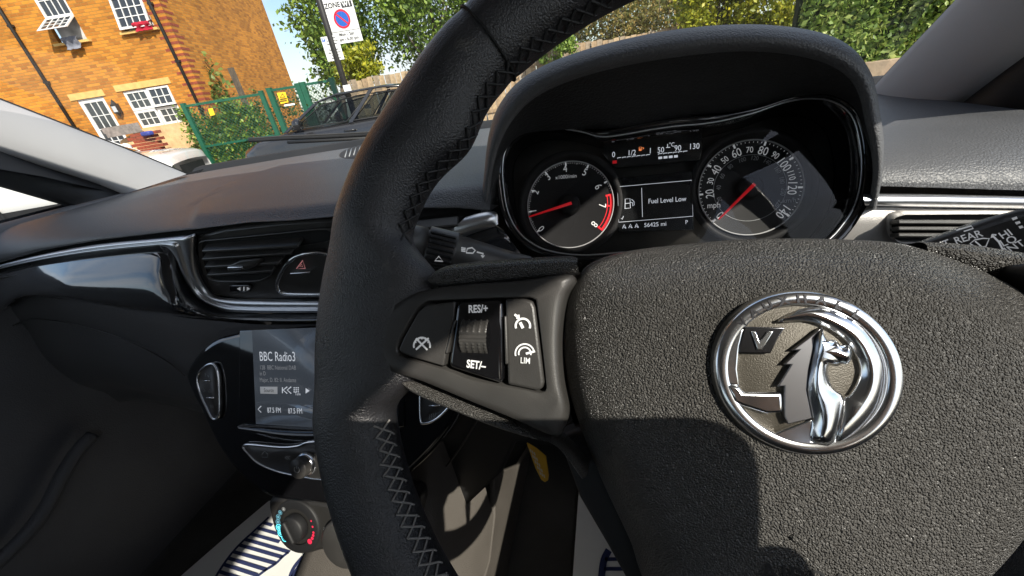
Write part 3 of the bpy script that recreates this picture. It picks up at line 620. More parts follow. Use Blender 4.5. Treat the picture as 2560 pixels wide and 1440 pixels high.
# centre vent unit with hazard switch
vu = MB().prism(px([(492, 590), (560, 572), (700, 556), (830, 548), (900, 546), (900, 752), (680, 750), (582, 748), (532, 737), (503, 692), (493, 640)], US, .004), (0, -1, 0), .05)
vuo = vu.o('centre_vent_panel', m_satin, car, bevel=.003)
op = [(508, 640), (507, 612), (516, 602), (560, 597), (700, 583), (820, 573), (825, 600), (760, 612), (722, 630), (700, 652), (680, 682), (662, 694), (640, 699), (560, 700), (532, 694), (518, 678)]
opn = px(op, US, -.0006, n=4, closed=True); cen = sum(opn)/len(opn)
MB().grid([[p+np.array([0, -.0022, 0])+(p-cen)*.05 for p in opn], [p+np.array([0, -.004, 0])+(p-cen)*.015 for p in opn], [p for p in opn], [p+np.array([0, .001, 0])+(cen-p)*.02 for p in opn]], closed=True).o('vent_frame', m_satin, vuo)
MB().add([p+np.array([0, -.0005, 0]) for p in opn], [tuple(range(len(opn)))]).o('vent_cavity', m_void, vuo)
def slat(p, q, par, h=.0035, m=None, off=-.004, d=.006):
    a = US(*p, off); b_ = US(*q, off); e = (b_-a)/np.linalg.norm(b_-a); upv = np.array([0, -.45, .89])
    MB().box((a+b_)/2, (np.linalg.norm(b_-a)/2, d, h*.5), [e, np.cross(upv, e), upv]).o('vent_slat', m or m_satin, par, bevel=.0012)
for p, q in (((514, 620), (752, 606)), ((514, 640), (735, 624)), ((520, 660), (706, 648)), ((526, 680), (688, 668))): slat(p, q, vuo)
kn = MB().prism(px([(566, 664), (600, 650), (650, 645), (640, 662), (610, 674), (570, 676)], US, -.012), (0, -.9, .43), .008); kn.o('vent_slider', m_satin, vuo, bevel=.002)
MB().prism(px([(567, 668), (605, 667), (607, 674), (569, 676)], US, -.0145), (0, -1, 0), .003).o('slider_chrome', m_chrome, vuo, bevel=.0008)
MB().prism(px([(572, 714), (620, 712), (627, 716), (622, 727), (610, 731), (574, 731)], US, -.0015), (0, -1, 0), .004).o('vent_wheel', m_gloss, vuo, bevel=.001)
vs = MB()
for P in ([(592, 722), (601, 717), (601, 727)], [(617, 717), (625, 722), (617, 727)], [(608, 717), (611, 717), (611, 727), (608, 727)]): vs.add(px(P, US, -.0022), [tuple(range(len(P)))])
vs.o('vent_wheel_marks', m_white, vuo)
hz = [(694, 716), (697, 698), (712, 668), (735, 645), (762, 635), (800, 632), (835, 645), (860, 690), (860, 722), (840, 734), (740, 735), (704, 731)]
hp = px(hz, US, -.003, n=5, closed=True); MB().tube(hp, .0022, 8, closed=True).o('switch_ring', m_chrome, vuo)
MB().prism(px(hz, US, -.0025, n=5, closed=True), (0, -1, 0), .01).o('hazard_switch', m_satin, vuo, bevel=.001)
MB().prism(px([(724, 683), (774, 680), (774, 684), (724, 687)], US, -.006), (0, -1, 0), .004).o('switch_bar', m_chrome, vuo, bevel=.0006)
ht = MB(); N_ = (0, -1, 0.)
ht.line(px([(741, 672), (763, 671), (757, 651)], US, -.0042), .0012, N_, True); ht.line(px([(749, 667), (757, 666.5), (754.5, 660)], US, -.0042), .0008, N_, True); ht.o('hazard_triangle', mat('pale_red_print', (.75, .3, .3), .5, emit=(1, .4, .4), es=.15), vuo)
# right-hand centre vent seen behind the rim, silver horn and lower panel by the column
rv = MB().prism(px([(1010, 588), (1020, 560), (1130, 545), (1155, 553), (1128, 590), (1100, 600), (1020, 600)], US, -.004), (0, -1, 0), .02).o('air_vent', m_void, car)
for k in range(3): slat((1015, 566+k*11), (1146-k*12, 553+k*11), rv, .0028, off=-.008)
band('silver_trim_horn', [(1165, 542), (1200, 533), (1240, 530), (1246, 560)], [(1095, 606), (1130, 605), (1180, 585), (1238, 566)], m_satchr, car, [(0, .01), (0, -.004), (.3, -.010), (.7, -.011), (1, -.006), (1, .01)], n=24)
band('column_side_panel', [(1090, 612), (1130, 607), (1185, 587), (1240, 570), (1262, 580)], [(1085, 680), (1130, 690), (1200, 690), (1280, 670), (1310, 645)], m_fascia, car, [(-.05, .02), (0, 0), (.3, -.006), (1, -.004)], n=24)
# ---- driver-side fascia: chrome strip, textured silver panel, vent
chr2 = [[UY(*p, y) for p in P] for P, y in (([(2160, 484), (2300, 485), (2600, 492)], .352), ([(2158, 487), (2300, 488), (2600, 494)], .343), ([(2160, 499), (2300, 502), (2600, 508)], .338), ([(2162, 512), (2300, 516), (2600, 522)], .342), ([(2164, 515), (2300, 520), (2600, 526)], .354))]
MB().grid(chr2).o('chrome_strip', m_satchr, car)
sp_ = [[UY(*p, y) for p in P] for P, y in (([(2168, 514), (2300, 518), (2640, 524)], .352), ([(2166, 518), (2300, 522), (2640, 528)], .346), ([(2140, 560), (2300, 562), (2640, 568)], .342), ([(2095, 620), (2300, 625), (2640, 630)], .345), ([(2060, 740), (2300, 740), (2640, 740)], .36))]
MB().grid(sp_).o('silver_fascia', m_silver, car)
vo = [(2222, 566), (2226, 548), (2246, 538), (2300, 535), (2640, 540), (2640, 604), (2300, 602), (2245, 600), (2228, 586)]
vop = px(vo, UY, .340, n=4, closed=True); dv = MB().add(vop, [tuple(range(len(vop)))]).o('air_vent', m_void, car)
vc = sum(vop)/len(vop)
MB().grid([[p+np.array([0, .004, 0])+(p-vc)*np.array([.02, 0, .16]) for p in vop], [p+np.array([0, -.004, 0])+(p-vc)*np.array([.012, 0, .08]) for p in vop], [p+np.array([0, -.002, 0]) for p in vop], [p+np.array([0, .0, 0]) for p in vop]], closed=True).o('vent_frame', m_silver, dv)
for yy in (556, 572, 588):
    a = UY(2234, yy, .334); b_ = UY(2640, yy+2, .334); MB().box((a+b_)/2, (np.linalg.norm(b_-a)/2, .005, .0016), [(b_-a)/np.linalg.norm(b_-a), (0, .9, -.43), (0, .43, .9)]).o('vent_slat', m_satin, dv, bevel=.0008)
# ---- lower dash and glovebox
gx = np.linspace(-1.06, -.30, 40)
def low(x, z):
    t_ = (-.17-z)/.35; return np.array([x, yfr(x)+.012+.03*math.sin(min(1, max(0, t_))*3.1)*-1+.05*max(0, t_-.6), z])
gt = px([(-140, 806), (0, 776), (60, 742), (110, 738), (200, 748), (330, 769), (490, 793), (640, 806), (800, 806)], US, .0)
gz_ = lambda x: float(np.interp(x, [p[0] for p in gt], [p[2] for p in gt]))
rows = [[np.array([x, yfr(x)-.004+.012*sst(t_*4)-.022*math.sin(math.pi*min(1, t_*1.15))+.05*max(0, t_-.7), gz_(x)-.25*t_]) for x in gx] for t_ in np.linspace(0, 1, 24)]
rows.append([p+np.array([0, .10, .01]) for p in rows[-1]])
low_o = MB().grid(rows).o('glovebox_panel', m_low, car)
seam = px([(-60, 850), (0, 830), (60, 802), (100, 798), (170, 808), (270, 835), (350, 866), (420, 905), (463, 940)], US, -.018, n=6); MB().tube(seam, .0011, 6).o('glovebox_seam', m_satin, low_o)
# ---- centre console: gloss black panel
KN = np.array([0, -.889, .459]); K0 = np.array([-.388, .272, -.201])
def UK(px_, py_, h=0.): return U(px_, py_, K0+KN*h, KN)
KV = np.cross(KN, (1., 0, 0)); KV = KV if KV[2] > 0 else -KV
con = [(462, 935), (490, 885), (530, 852), (575, 836), (640, 826), (900, 818), (1140, 830), (1160, 900), (1150, 1010), (1120, 1080), (1040, 1170), (950, 1235), (860, 1262), (780, 1262), (690, 1250), (640, 1225), (590, 1180), (545, 1120), (505, 1040), (478, 985)]
cp = px(con, UK, 0., n=5, closed=True)
cons = MB().prism(cp, KN, .05).o('centre_console', m_gloss, car, bevel=.006, seg=4); cons['label'] = 'gloss black centre console with touchscreen and controls'
scm = mat('screen_glass', (.03, .033, .038), .24, coat=.25, emit=(.10, .12, .15), es=.22)
MB().prism(px([(598, 826), (1010, 812), (1010, 1068), (596, 1064)], UK, .002), KN, .004).o('screen_frame', m_gloss, cons, bevel=.001)
scr = [(630, 826), (990, 812), (990, 1080), (640, 1060)]
MB().prism(px(scr, UK, .0035), KN, .003).o('touchscreen', scm, cons)
MB().prism(px([(640, 1008), (990, 1020), (990, 1076), (641, 1058)], UK, .0038), KN, .0004).o('screen_footer', mat('screen_footer', (.02, .022, .025), .12, emit=(.05, .06, .075), es=.4, coat=1.), cons)
sx_ = MB(); KH = .0042
def ktext(mb, s, p, size, sx=.8, align='LEFT', h=KH): q = UK(*p, h); rt = UK(p[0]+60, p[1]+.5, h)-q; rt /= np.linalg.norm(rt); mb.text(s, q, rt, np.cross(KN, rt), size, sx, align)
ktext(sx_, 'BBC Radio3', (648, 892), .0145, .68); ktext(sx_, '87.5 FM', (668, 1026), .0080, .72); ktext(sx_, '87.5 FM', (720, 1028), .0080, .72)
sx_.line(px([(653, 1015), (645, 1023), (653, 1031)], UK, KH), .0009, KN)
for P in ([(718, 967), (708, 975), (718, 984)], [(728, 967), (718, 975), (728, 984)]): sx_.line(px(P, UK, KH), .0012, KN)
sx_.line(px([(706, 968), (706, 983)], UK, KH), .0012, KN)
for r_ in range(3):
    for c_ in range(3): q = [(734+c_*5, 968+r_*5), (737+c_*5, 968+r_*5), (737+c_*5, 971+r_*5), (734+c_*5, 971+r_*5)]; sx_.add(px(q, UK, KH), [(0, 1, 2, 3)])
ktext(sx_, 'Tune', (737, 985), .0045); sx_.add(px([(764, 970), (764, 984), (774, 977)], UK, KH), [(0, 1, 2)])
sx_.o('screen_text', m_lcd, cons)['kind'] = 'stuff'
s2 = MB(); ktext(s2, '12B  BBC National DAB', (649, 919), .0065, .75); ktext(s2, 'in D', (649, 934), .0065, .75); ktext(s2, 'Major, D. 82: II. Andante', (649, 950), .0065, .75)
s2.o('screen_small_text', mat('dim_screen_text', (.2, .2, .2), .5, emit=(.5, .52, .56), es=.18), cons)
MB().prism(px([(650, 967), (693, 967), (693, 985), (651, 984)], UK, KH), KN, .0003).o('source_key', mat('source_key', (.3, .31, .33), .5, emit=(.5, .52, .55), es=.25), cons)
s3 = MB(); ktext(s3, 'Source', (672, 976), .0060, .8, 'CENTER', KH+.0003); s3.o('source_key_text', m_void, cons)
# silver sweep under the screen, key strip and volume knob
band('screen_sweep', [(592, 1066), (640, 1070), (760, 1078), (980, 1075)], [(600, 1075), (660, 1090), (740, 1105), (980, 1110)], m_fascia, cons, [(0, .0), (0, .006), (.6, .008), (1, .0)], n=24, fn=lambda a, b, o: UK(a, b, o))
ks_ = [(612, 1112), (700, 1118), (745, 1115), (790, 1104), (960, 1110), (965, 1180), (900, 1200), (800, 1198), (760, 1192), (700, 1180), (650, 1160), (622, 1135)]
kp = px(ks_, UK, .003, n=5, closed=True); MB().tube(kp, .0013, 6, closed=True).o('key_strip_ring', m_chrome, cons); MB().prism(kp, KN, .006).o('key_strip', m_satin, cons)
kc = UK(768, 1158, .004); MB().lathe(kc, (1, 0, 0), KV, KN, [(.0125, 0), (.0122, .004), (.0105, .0055)], 48).o('knob_ring', m_chrome, cons)
MB().lathe(kc, (1, 0, 0), KV, KN, [(.0108, 0), (.0106, .012), (.0098, .0135), (.0001, .0135)], 48).o('volume_knob', m_satin, cons)
ks2 = MB(); ks2.disc(kc+KN*.0138, (1, 0, 0), KV, .0029, .0034, 24, t0=math.radians(125), t1=math.radians(415)); ks2.line([kc+KN*.0138+KV*.001, kc+KN*.0138+KV*.004], .0006, KN)
ks2.line(px([(655, 1143), (655, 1135), (662, 1128), (669, 1135), (669, 1143)], UK, .0036), .0007, KN, True)
for P in ([(719, 1140), (713, 1144), (719, 1149)], [(725, 1140), (719, 1144), (725, 1149)]): ks2.line(px(P, UK, .0036), .0008, KN)
ks2.o('key_symbols', m_dimw, cons)['kind'] = 'stuff'
def pod(pts, bars, mir=False):
    P = px(pts, UK, .003, n=5, closed=True)
    MB().tube(P, .0015, 6, closed=True).o('switch_ring', m_chrome, cons); MB().prism(P, KN, .006).o('switch_pod', m_satin, cons)
    for b_ in bars: MB().prism(px(b_, UK, .0042), KN, .002).o('switch_bar', m_chrome, cons)
pod([(494, 950), (500, 928), (520, 912), (536, 912), (545, 935), (549, 980), (549, 1030), (543, 1046), (530, 1044), (515, 1015), (500, 980)], [[(507, 951), (523, 951), (523, 954), (507, 954)], [(515, 993), (533, 993), (533, 997), (516, 997)]])
pod([(1066, 880), (1130, 900), (1140, 990), (1120, 1020), (1090, 1048), (1062, 1058), (1052, 1050), (1050, 1000), (1052, 930)], [[(1072, 1014), (1106, 1012), (1106, 1015), (1072, 1017)]])
sy = MB(); ktext(sy, 'P', (512, 938), .0055); sy.line(px([(519, 938), (522, 943)], UK, .0036), .0012, KN)
for k in range(3): sy.line(px([(1073+k*5, 1046-k), (1075+k*5, 1040-k), (1073+k*5, 1036-k)], UK, .0036), .0006, KN); sy.line(px([(526+k*3, 1012), (527+k*3, 1020)], UK, .0036), .0006, KN)
sy.line(px([(1072, 1048), (1086, 1047), (1090, 1032)], UK, .0036), .0006, KN)
sy.line(px([(508, 972), (513, 976), (508, 980)], UK, .0036), .0006, KN); sy.line(px([(524, 973), (529, 980), (520, 980)], UK, .0036), .0006, KN, True); sy.o('switch_symbols', m_dimw, cons)['kind'] = 'stuff'
# climate panel with the temperature dial
m_clim = mat('climate_panel_grey', (.022, .021, .020), .42, bump=('n', 2000, .0002))
clp = [(672, 1250), (720, 1245), (860, 1262), (1000, 1262), (1010, 1330), (960, 1400), (880, 1420), (820, 1378), (760, 1388), (715, 1372), (690, 1340), (676, 1300)]
clim = MB().prism(px(clp, UK, -.006, n=5, closed=True), KN, .05).o('climate_panel', m_clim, car, bevel=.005, seg=3)
dc = UK(742, 1316, -.004); MB().lathe(dc, (1, 0, 0), KV, KN, [(.030, -.004), (.030, .0), (.028, .001), (.020, .001)], 48).o('dial_surround', m_matt, clim)
MB().lathe(dc, (1, 0, 0), KV, KN, [(.0150, 0), (.0146, .007), (.0132, .009), (.0001, .009)], 48).o('temperature_dial', m_matt, clim)
kb = MB().box(dc+KN*.010, (.0032, .013, .004), [(.8, .5*KV[1], .5*KV[2]), KV*.85-np.array([.5, 0, 0]), KN]); kb.o('dial_grip', m_matt, clim, bevel=.002)
m_cyan = mat('cyan_light', (.1, .5, .6), .5, emit=(.1, .8, 1.), es=.9); m_cyan2 = mat('dim_cyan_light', (.08, .2, .25), .5, emit=(.2, .6, .8), es=.22); m_redl = mat('red_light', (.5, .02, .05), .5, emit=(.9, .02, .08), es=.35)
kz = lambda x, y: (440+x/5.565, 1220+y/5.565)
for p, mm, r_ in (((1510, 697), m_cyan, .0042), ((1457, 627), m_cyan, .0042), ((1430, 550), m_cyan, .0040), ((1418, 474), m_cyan2, .0032), ((1422, 404), m_cyan2, .003), ((1450, 342), m_cyan2, .0026), ((1497, 295), m_dimw, .0022)):
    q = UK(*kz(*p), -.0024); MB().disc(q, (1, 0, 0), KV, r_*.5, None, 16).disc(q, (1, 0, 0), KV, r_*.78, r_, 20).o('temperature_light', mm, clim)
for k, p in enumerate(((1860, 745), (1895, 700), (1908, 660), (1912, 620), (1900, 540), (1880, 460))): MB().disc(UK(*kz(*p), -.0024), (1, 0, 0), KV, .0030 if k == 0 else .0020-.0002*k, None, 12).o('temperature_light', m_redl, clim)
cs_ = MB()
cs_.line(px([kz(1605, 262), kz(1625, 240), kz(1645, 262), kz(1625, 282)], UK, -.0045), .0008, KN, True); cs_.line(px([kz(1740, 290), kz(1760, 275), kz(1800, 275), kz(1820, 295), kz(1745, 295)], UK, -.0045), .0007, KN, True)
for k in range(4): a = k*math.pi/4; q = UK(814, 1325, -.0045); cs_.line([q-.003*(np.array([1, 0, 0])*math.cos(a)+KV*math.sin(a)), q+.003*(np.array([1, 0, 0])*math.cos(a)+KV*math.sin(a))], .0008, KN)
cs_.o('climate_symbols', m_dimw, clim)['kind'] = 'stuff'
MB().lathe(UK(872, 1345, -.004), (1, 0, 0), KV, KN, [(.026, 0), (.0255, .010), (.023, .012), (.0001, .012)], 48).o('fan_dial', m_satin, clim)
# tunnel console under the panel: flanks, gear lever surround
def skin(name, polys, m, par, **k):
    mb = MB()
    for P in polys: mb.add(P, [tuple(range(len(P)))])
    return mb.o(name, m, par, **k)
tx0, tx1 = -.405, -.215
prof = [(.36, -.30), (.27, -.42), (.20, -.50), (.05, -.56), (-.35, -.60), (-.9, -.60)]
rows = []
for x, dz_ in ((tx0-.012, -.35), (tx0, -.008), (tx0+.02, 0), (tx1-.02, 0), (tx1, -.008), (tx1+.012, -.35)): rows.append([np.array([x, y, (z+dz_) if dz_ > -.3 else -.86]) for y, z in prof])
MB().grid(rows).o('tunnel_console', m_concarpet, car)
# knee panel on the driver's side of the console (sunlit sliver between shadows)
MB().prism(px([(1236, 1185), (1300, 1160), (1330, 1110), (1345, 1250), (1320, 1420), (1300, 1560), (1180, 1560), (1225, 1400), (1238, 1290)], UX, -.205), (1, 0, 0), .01).o('console_flank', m_concarpet, car, bevel=.003)
kneeP = [(1150, 690), (1380, 690), (1560, 760), (1520, 1000), (1400, 1080), (1290, 1110), (1255, 1185), (1100, 1330), (1010, 1440), (960, 1440), (1000, 1240), (1060, 1120), (1150, 1010), (1180, 880)]
MB().prism(px(kneeP, UY, .30), (0, -1, 0), .03).o('knee_panel', m_matt, car, bevel=.006)
MB().tube(px([(1046, 1230), (1090, 1195), (1150, 1120), (1210, 1020), (1240, 960)], UY, .288, n=6), .0014, 6).o('knee_panel_edge', m_satin, car)
# pedals and lower driver bulkhead
skin('bulkhead', [[(-1.06, .86, -.2), (.44, .86, -.2), (.44, .86, -.9), (-1.06, .86, -.9)], [(-1.06, .60, -.86), (-1.06, .86, -.5), (.44, .86, -.5), (.44, .60, -.86)]], m_carpet, car, smooth=False)
FZ = -.80
skin('floor', [[(-1.06, -1.8, FZ-.01), (.44, -1.8, FZ-.01), (.44, .7, FZ-.01), (-1.06, .7, FZ-.01)]], m_carpet, car, smooth=False)
for x in (.10, -.03): MB().prism([(x-.03, .46, FZ+.12), (x+.03, .46, FZ+.12), (x+.03, .50, FZ+.24), (x-.03, .50, FZ+.24)], (0, -.9, .3), .012).o('pedal', m_rubber, car, bevel=.003); 
# stalks behind the wheel
def stalk(name, path, radii, squash, par=car):
    rows = []
    P = [np.asarray(p, float) for p in path]
    for i, p in enumerate(P):
        t_ = P[min(i+1, len(P)-1)]-P[max(i-1, 0)]; t_ /= np.linalg.norm(t_); a = np.cross(t_, (0, -.84, .54)); a /= np.linalg.norm(a); b_ = np.cross(a, t_)
        rows.append([p+radii[i]*(a*math.cos(q)+b_*math.sin(q)*squash) for q in np.linspace(0, 2*math.pi, 32, endpoint=False)])
    mb = MB().grid(rows, closed=True); k = len(mb.v); mb.f.append(tuple(range(32))); mb.f.append(tuple(range(k-32, k))[::-1]); return mb.o(name, m_satin, par)
SD = .215
a = UY(1020, 606, SD); b_ = UY(1270, 668, SD+.02); lst = stalk('indicator_stalk', [a+(b_-a)*t_ for t_ in (-.25, 0, .16, .161, .175, .18, .44, .45, .46, .75, 1, 1.2)], [.011, .0125, .0128, .0118, .0118, .0145, .0150, .0150, .0135, .0125, .0115, .0115], .8)
kn_ = MB(); e_ = (b_-a)/np.linalg.norm(b_-a); u_ = np.cross(e_, (0, -.84, .54)); u_ /= np.linalg.norm(u_); v_ = np.cross(u_, e_)
for i in range(11):
    for j in range(9):
        q = math.radians(20+j*14); c0 = a+(b_-a)*(.20+.021*i); n_ = u_*math.cos(q)+v_*math.sin(q)*.8; kn_.box(c0-n_*0+n_*.0150, (.0011, .0011, .0006), [e_, np.cross(n_/np.linalg.norm(n_), e_), n_/np.linalg.norm(n_)])
kn_.o('stalk_knurling', m_matt, lst)
sw = MB(); nS = np.array([0, -.84, .54]); hS = -.0125
def stl(mb, pts, y, wd, closed=False): mb.line([UY(p[0], p[1], y) for p in pts], wd, nS, closed)
stl(sw, [(1087, 652), (1107, 653), (1097, 641)], SD-.012, .0010, True)
stl(sw, [(1168, 622), (1180, 619), (1188, 626), (1182, 633), (1166, 632)], SD-.006, .0010, True)
for k in range(3): stl(sw, [(1153, 619+k*4), (1164, 621+k*4)], SD-.007, .0008)
stl(sw, [(1192, 630), (1208, 634), (1206, 642)], SD-.006, .0010); stl(sw, [(1203, 638), (1207, 644), (1211, 638)], SD-.006, .0008)
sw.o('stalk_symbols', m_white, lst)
# wiper stalk: flat paddle seen over the right spoke trim
SR = .195
wsP = [(2120, 700), (2190, 660), (2330, 600), (2460, 553), (2520, 532), (2620, 505), (2700, 560), (2700, 720), (2560, 700), (2330, 690)]
wst = MB().prism([UY(p[0], p[1], SR) for p in wsP], nS, .018).o('wiper_stalk', m_satin, car, bevel=.004, seg=3)
wt = MB(); rz_ = lambda x, y: (2060+x/4.236, 420+y/4.236)
def stext(mb, s, p, p2, size, sx=.85): q = UY(*p, SR-.003); rt = UY(*p2, SR-.003)-q; rt /= np.linalg.norm(rt); up = np.cross(nS, rt); mb.text(s, q, rt, up, size*.50, sx, off=.00005)
stext(wt, 'REAR', rz_(1525, 735), rz_(1640, 700), .0088); stext(wt, 'HI', rz_(1925, 702), rz_(1975, 680), .0088); stext(wt, 'LO', rz_(1955, 775), rz_(2020, 750), .0088); stext(wt, 'INT', rz_(2020, 835), rz_(2090, 800), .0088); stext(wt, 'NT', rz_(1255, 815), rz_(1340, 785), .0085)
sl_ = lambda pts, wd, c=False: stl(wt, [rz_(*p) for p in pts], SR-.003, wd*.55, c)
sl_([(1545, 800), (1600, 760), (1680, 745), (1750, 748), (1715, 830), (1610, 840)], .0010, True); sl_([(1600, 775), (1690, 850)], .0010)
sl_([(1780, 712), (1850, 780), (1905, 885)], .0014); sl_([(1775, 740), (1785, 705), (1825, 710)], .0014)
sl_([(1400, 660), (1560, 612), (1580, 640), (1480, 672)], .001)

for k in range(3): q = [(1985+k*36, 530+k*44), (2040+k*30, 512+k*48), (2052+k*32, 535+k*48), (2002+k*36, 556+k*44)]; wt.add([UY(*rz_(*p), SR-.003) for p in q], [(0, 1, 2, 3)])
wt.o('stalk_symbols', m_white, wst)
# yellow parking tag hanging from the ignition: its own thing
m_yel = mat('yellow_card', (.62, .33, .02), .5, var=.08)
tg = MB().prism(px([(1316, 1108), (1340, 1122), (1364, 1142), (1371, 1190), (1369, 1202), (1362, 1206), (1353, 1200), (1338, 1170)], UY, .20), (-.3, -.9, .2), .0015).o('key_tag', m_yel, None, bevel=.0004)
tag(tg, 'small yellow key tag hanging below the steering column', 'key tag')
tl_ = MB()
for k in range(3):
    for j in range(5): p = (1324+k*5+j*6, 1122+k*4+j*14); tl_.add(px([p, (p[0]+3, p[1]+1), (p[0]+5, p[1]+9), (p[0]+2, p[1]+8)], UY, .1985), [(0, 1, 2, 3)])
tl_.o('tag_print', mat('worn_print', (.6, .55, .45), .6), tg)

# ---- A-pillars
def pillar(side, inner, outer, xb, m_edge):
    """inner/outer: pixel lines of the trim's windscreen edge and door edge"""
    N_ = np.array([1, 0, .30]); P0_ = np.array([xb, 0, -.09])
    A = resample(px(inner, U, P0_, N_, n=4), 30); B = resample(px(outer, U, P0_, N_, n=4), 30); sgn = -1 if side == 'l' else 1
    inw = np.array([-sgn, 0, .1]); rows = []
    for t_, h in ((-.02, -.03), (0, -.004), (.06, .004), (.2, .010), (.45, .013), (.7, .011), (.92, .003), (1, -.006), (1.02, -.03)): rows.append([a+(b-a)*t_+inw*h for a, b in zip(A, B)])
    return rows
lp = pillar('l', [(470, 434), (300, 364), (100, 285), (0, 246), (-250, 150), (-700, -20)], [(320, 482), (240, 450), (100, 406), (0, 376), (-250, 300), (-700, 160)], -.985, None)
MB().grid(lp).o('pillar_trim', m_pillar, car)
MB().tube(lp[1], .0028, 6).o('windscreen_seal', m_rubber, car)
rp = pillar('r', [(2120, 290), (2195, 202), (2290, 100), (2385, 0), (2560, -190), (2800, -450)], [(2320, 305), (2400, 240), (2470, 185), (2560, 116), (2700, 5), (2950, -190)], .385, None)
MB().grid(rp).o('pillar_trim', m_pillar, car); MB().tube(rp[1], .0025, 6).o('windscreen_seal', m_rubber, car)
# door frame bars (dark) behind the pillar trims
def frame_bar(A, B, xb, sgn):
    N_ = np.array([1, 0, .30]); P0_ = np.array([xb, 0, -.09]); a = resample(px(A, U, P0_, N_), 20); b = resample(px(B, U, P0_, N_), 20); w_ = np.array([sgn*.03, 0, 0])
    return MB().grid([[p+w_ for p in a], a, b, [p+w_ for p in b]])
frame_bar([(330, 476), (0, 372), (-250, 296), (-700, 150)], [(190, 512), (0, 456), (-250, 388), (-700, 270)], -1.0, -1).o('door_frame', m_matt, car)
frame_bar([(2310, 310), (2440, 206), (2560, 110), (2800, -80)], [(2545, 340), (2650, 190), (2760, 60), (3000, -180)], .395, 1).o('door_frame', m_matt, car)
for sg in (1,):                                                      # upper run of each pillar to the roof corner
    mx_ = lambda x: x if sg > 0 else 2*CXC-x
    MB().add([(mx_(x), y, z) for x, y, z in ((.372, .47, -.02), (.345, .50, .075), (.315, .38, .165), (.275, .20, .300), (.325, .15, .140), (.350, .33, .055))], [(0, 1, 2, 5), (5, 2, 3, 4)]).o('pillar_trim', m_pillar, car, solid=.03)
# ---- doors
def door(sgn, xb):
    yb, ye = (.62, -.62)
    bel = -.088 if sgn < 0 else -.105
    rows = [[(xb, y, bel) for y in (.66, .45, 0, -.62)], [(xb-sgn*.035, y, bel-.004) for y in (.66, .45, 0, -.62)], [(xb-sgn*.045, y, bel-.05) for y in (.66, .45, 0, -.62)], [(xb-sgn*.03, y, -.30) for y in (.66, .45, 0, -.62)], [(xb-sgn*.03, y, -.80) for y in (.66, .45, 0, -.62)]]
    d = MB().grid(rows).o('door', m_low, car)
    out = MB().grid([[(xb+sgn*.055, y, bel) for y in (.9, .3, -.62)], [(xb+sgn*.10, y, -.45) for y in (.9, .3, -.62)], [(xb+sgn*.08, y, -.86) for y in (.9, .3, -.62)]]); out.o('outer_skin', mat('dark_body_paint', (.02, .021, .024), .25, coat=1.), d)
    # upper window edge: follows pillar then roof rail
    rail = [(.62, -.10), (.5, -.03), (.246, .092), (0, .205), (-.125, .268), (-.19, .30), (-.3, .325), (-.62, .345)]
    xr = lambda z: xb-sgn*max(0, z+.09)*.30
    kf = lambda y: min(1, max(-1.2, (.2-y)/.25))
    gl_ = [[(xb+sgn*.01, y, bel+.002) for y, z in rail], [(xr(z)+sgn*.01, y, max(z, bel+.003)) for y, z in rail]]
    MB().grid(gl_).o('window', m_glass, d)
    rb_ = [[(xr(z), y, z) for y, z in rail], [(xr(z)-sgn*.012*kf(y), y, z+.012) for y, z in rail], [(xr(z)-sgn*.03*kf(y), y, z+.045) for y, z in rail], [(xr(z)+sgn*.05, y, z+.075) for y, z in rail], [(xr(z)+sgn*.045, y, z+.052) for y, z in rail], [(xr(z), y, z) for y, z in rail]]
    MB().grid(rb_).o('window_surround', m_matt, d)
    return d
dl_ = door(-1, -1.01); dr_ = door(1, .40)
dl_['label'] = 'dark passenger door card'
# passenger door card shapes: armrest ridge, pocket rim
def UD(px_, py_, o_=0.): return U(px_, py_, (-.975+o_, 0, 0), (1, 0, 0))
MB().tube(px([(-60, 1450), (0, 1400), (70, 1330), (120, 1260), (160, 1180), (200, 1120), (232, 1086)], UD, .02, n=6), [.012]*7*0 or .011, 10).o('door_armrest', m_dash, dl_)
MB().tube(px([(255, 1175), (262, 1140), (300, 1108), (360, 1084), (385, 1086), (410, 1120), (425, 1165), (420, 1210), (400, 1260), (340, 1330), (250, 1400), (200, 1450)], US, .05, n=6), .0045, 8).o('pocket_rim', m_dash, dl_)
MB().tube(px([(255, 1175), (200, 1260), (150, 1330)], US, .05, n=6), .0022, 8).o('pocket_edge', m_dash, dl_)
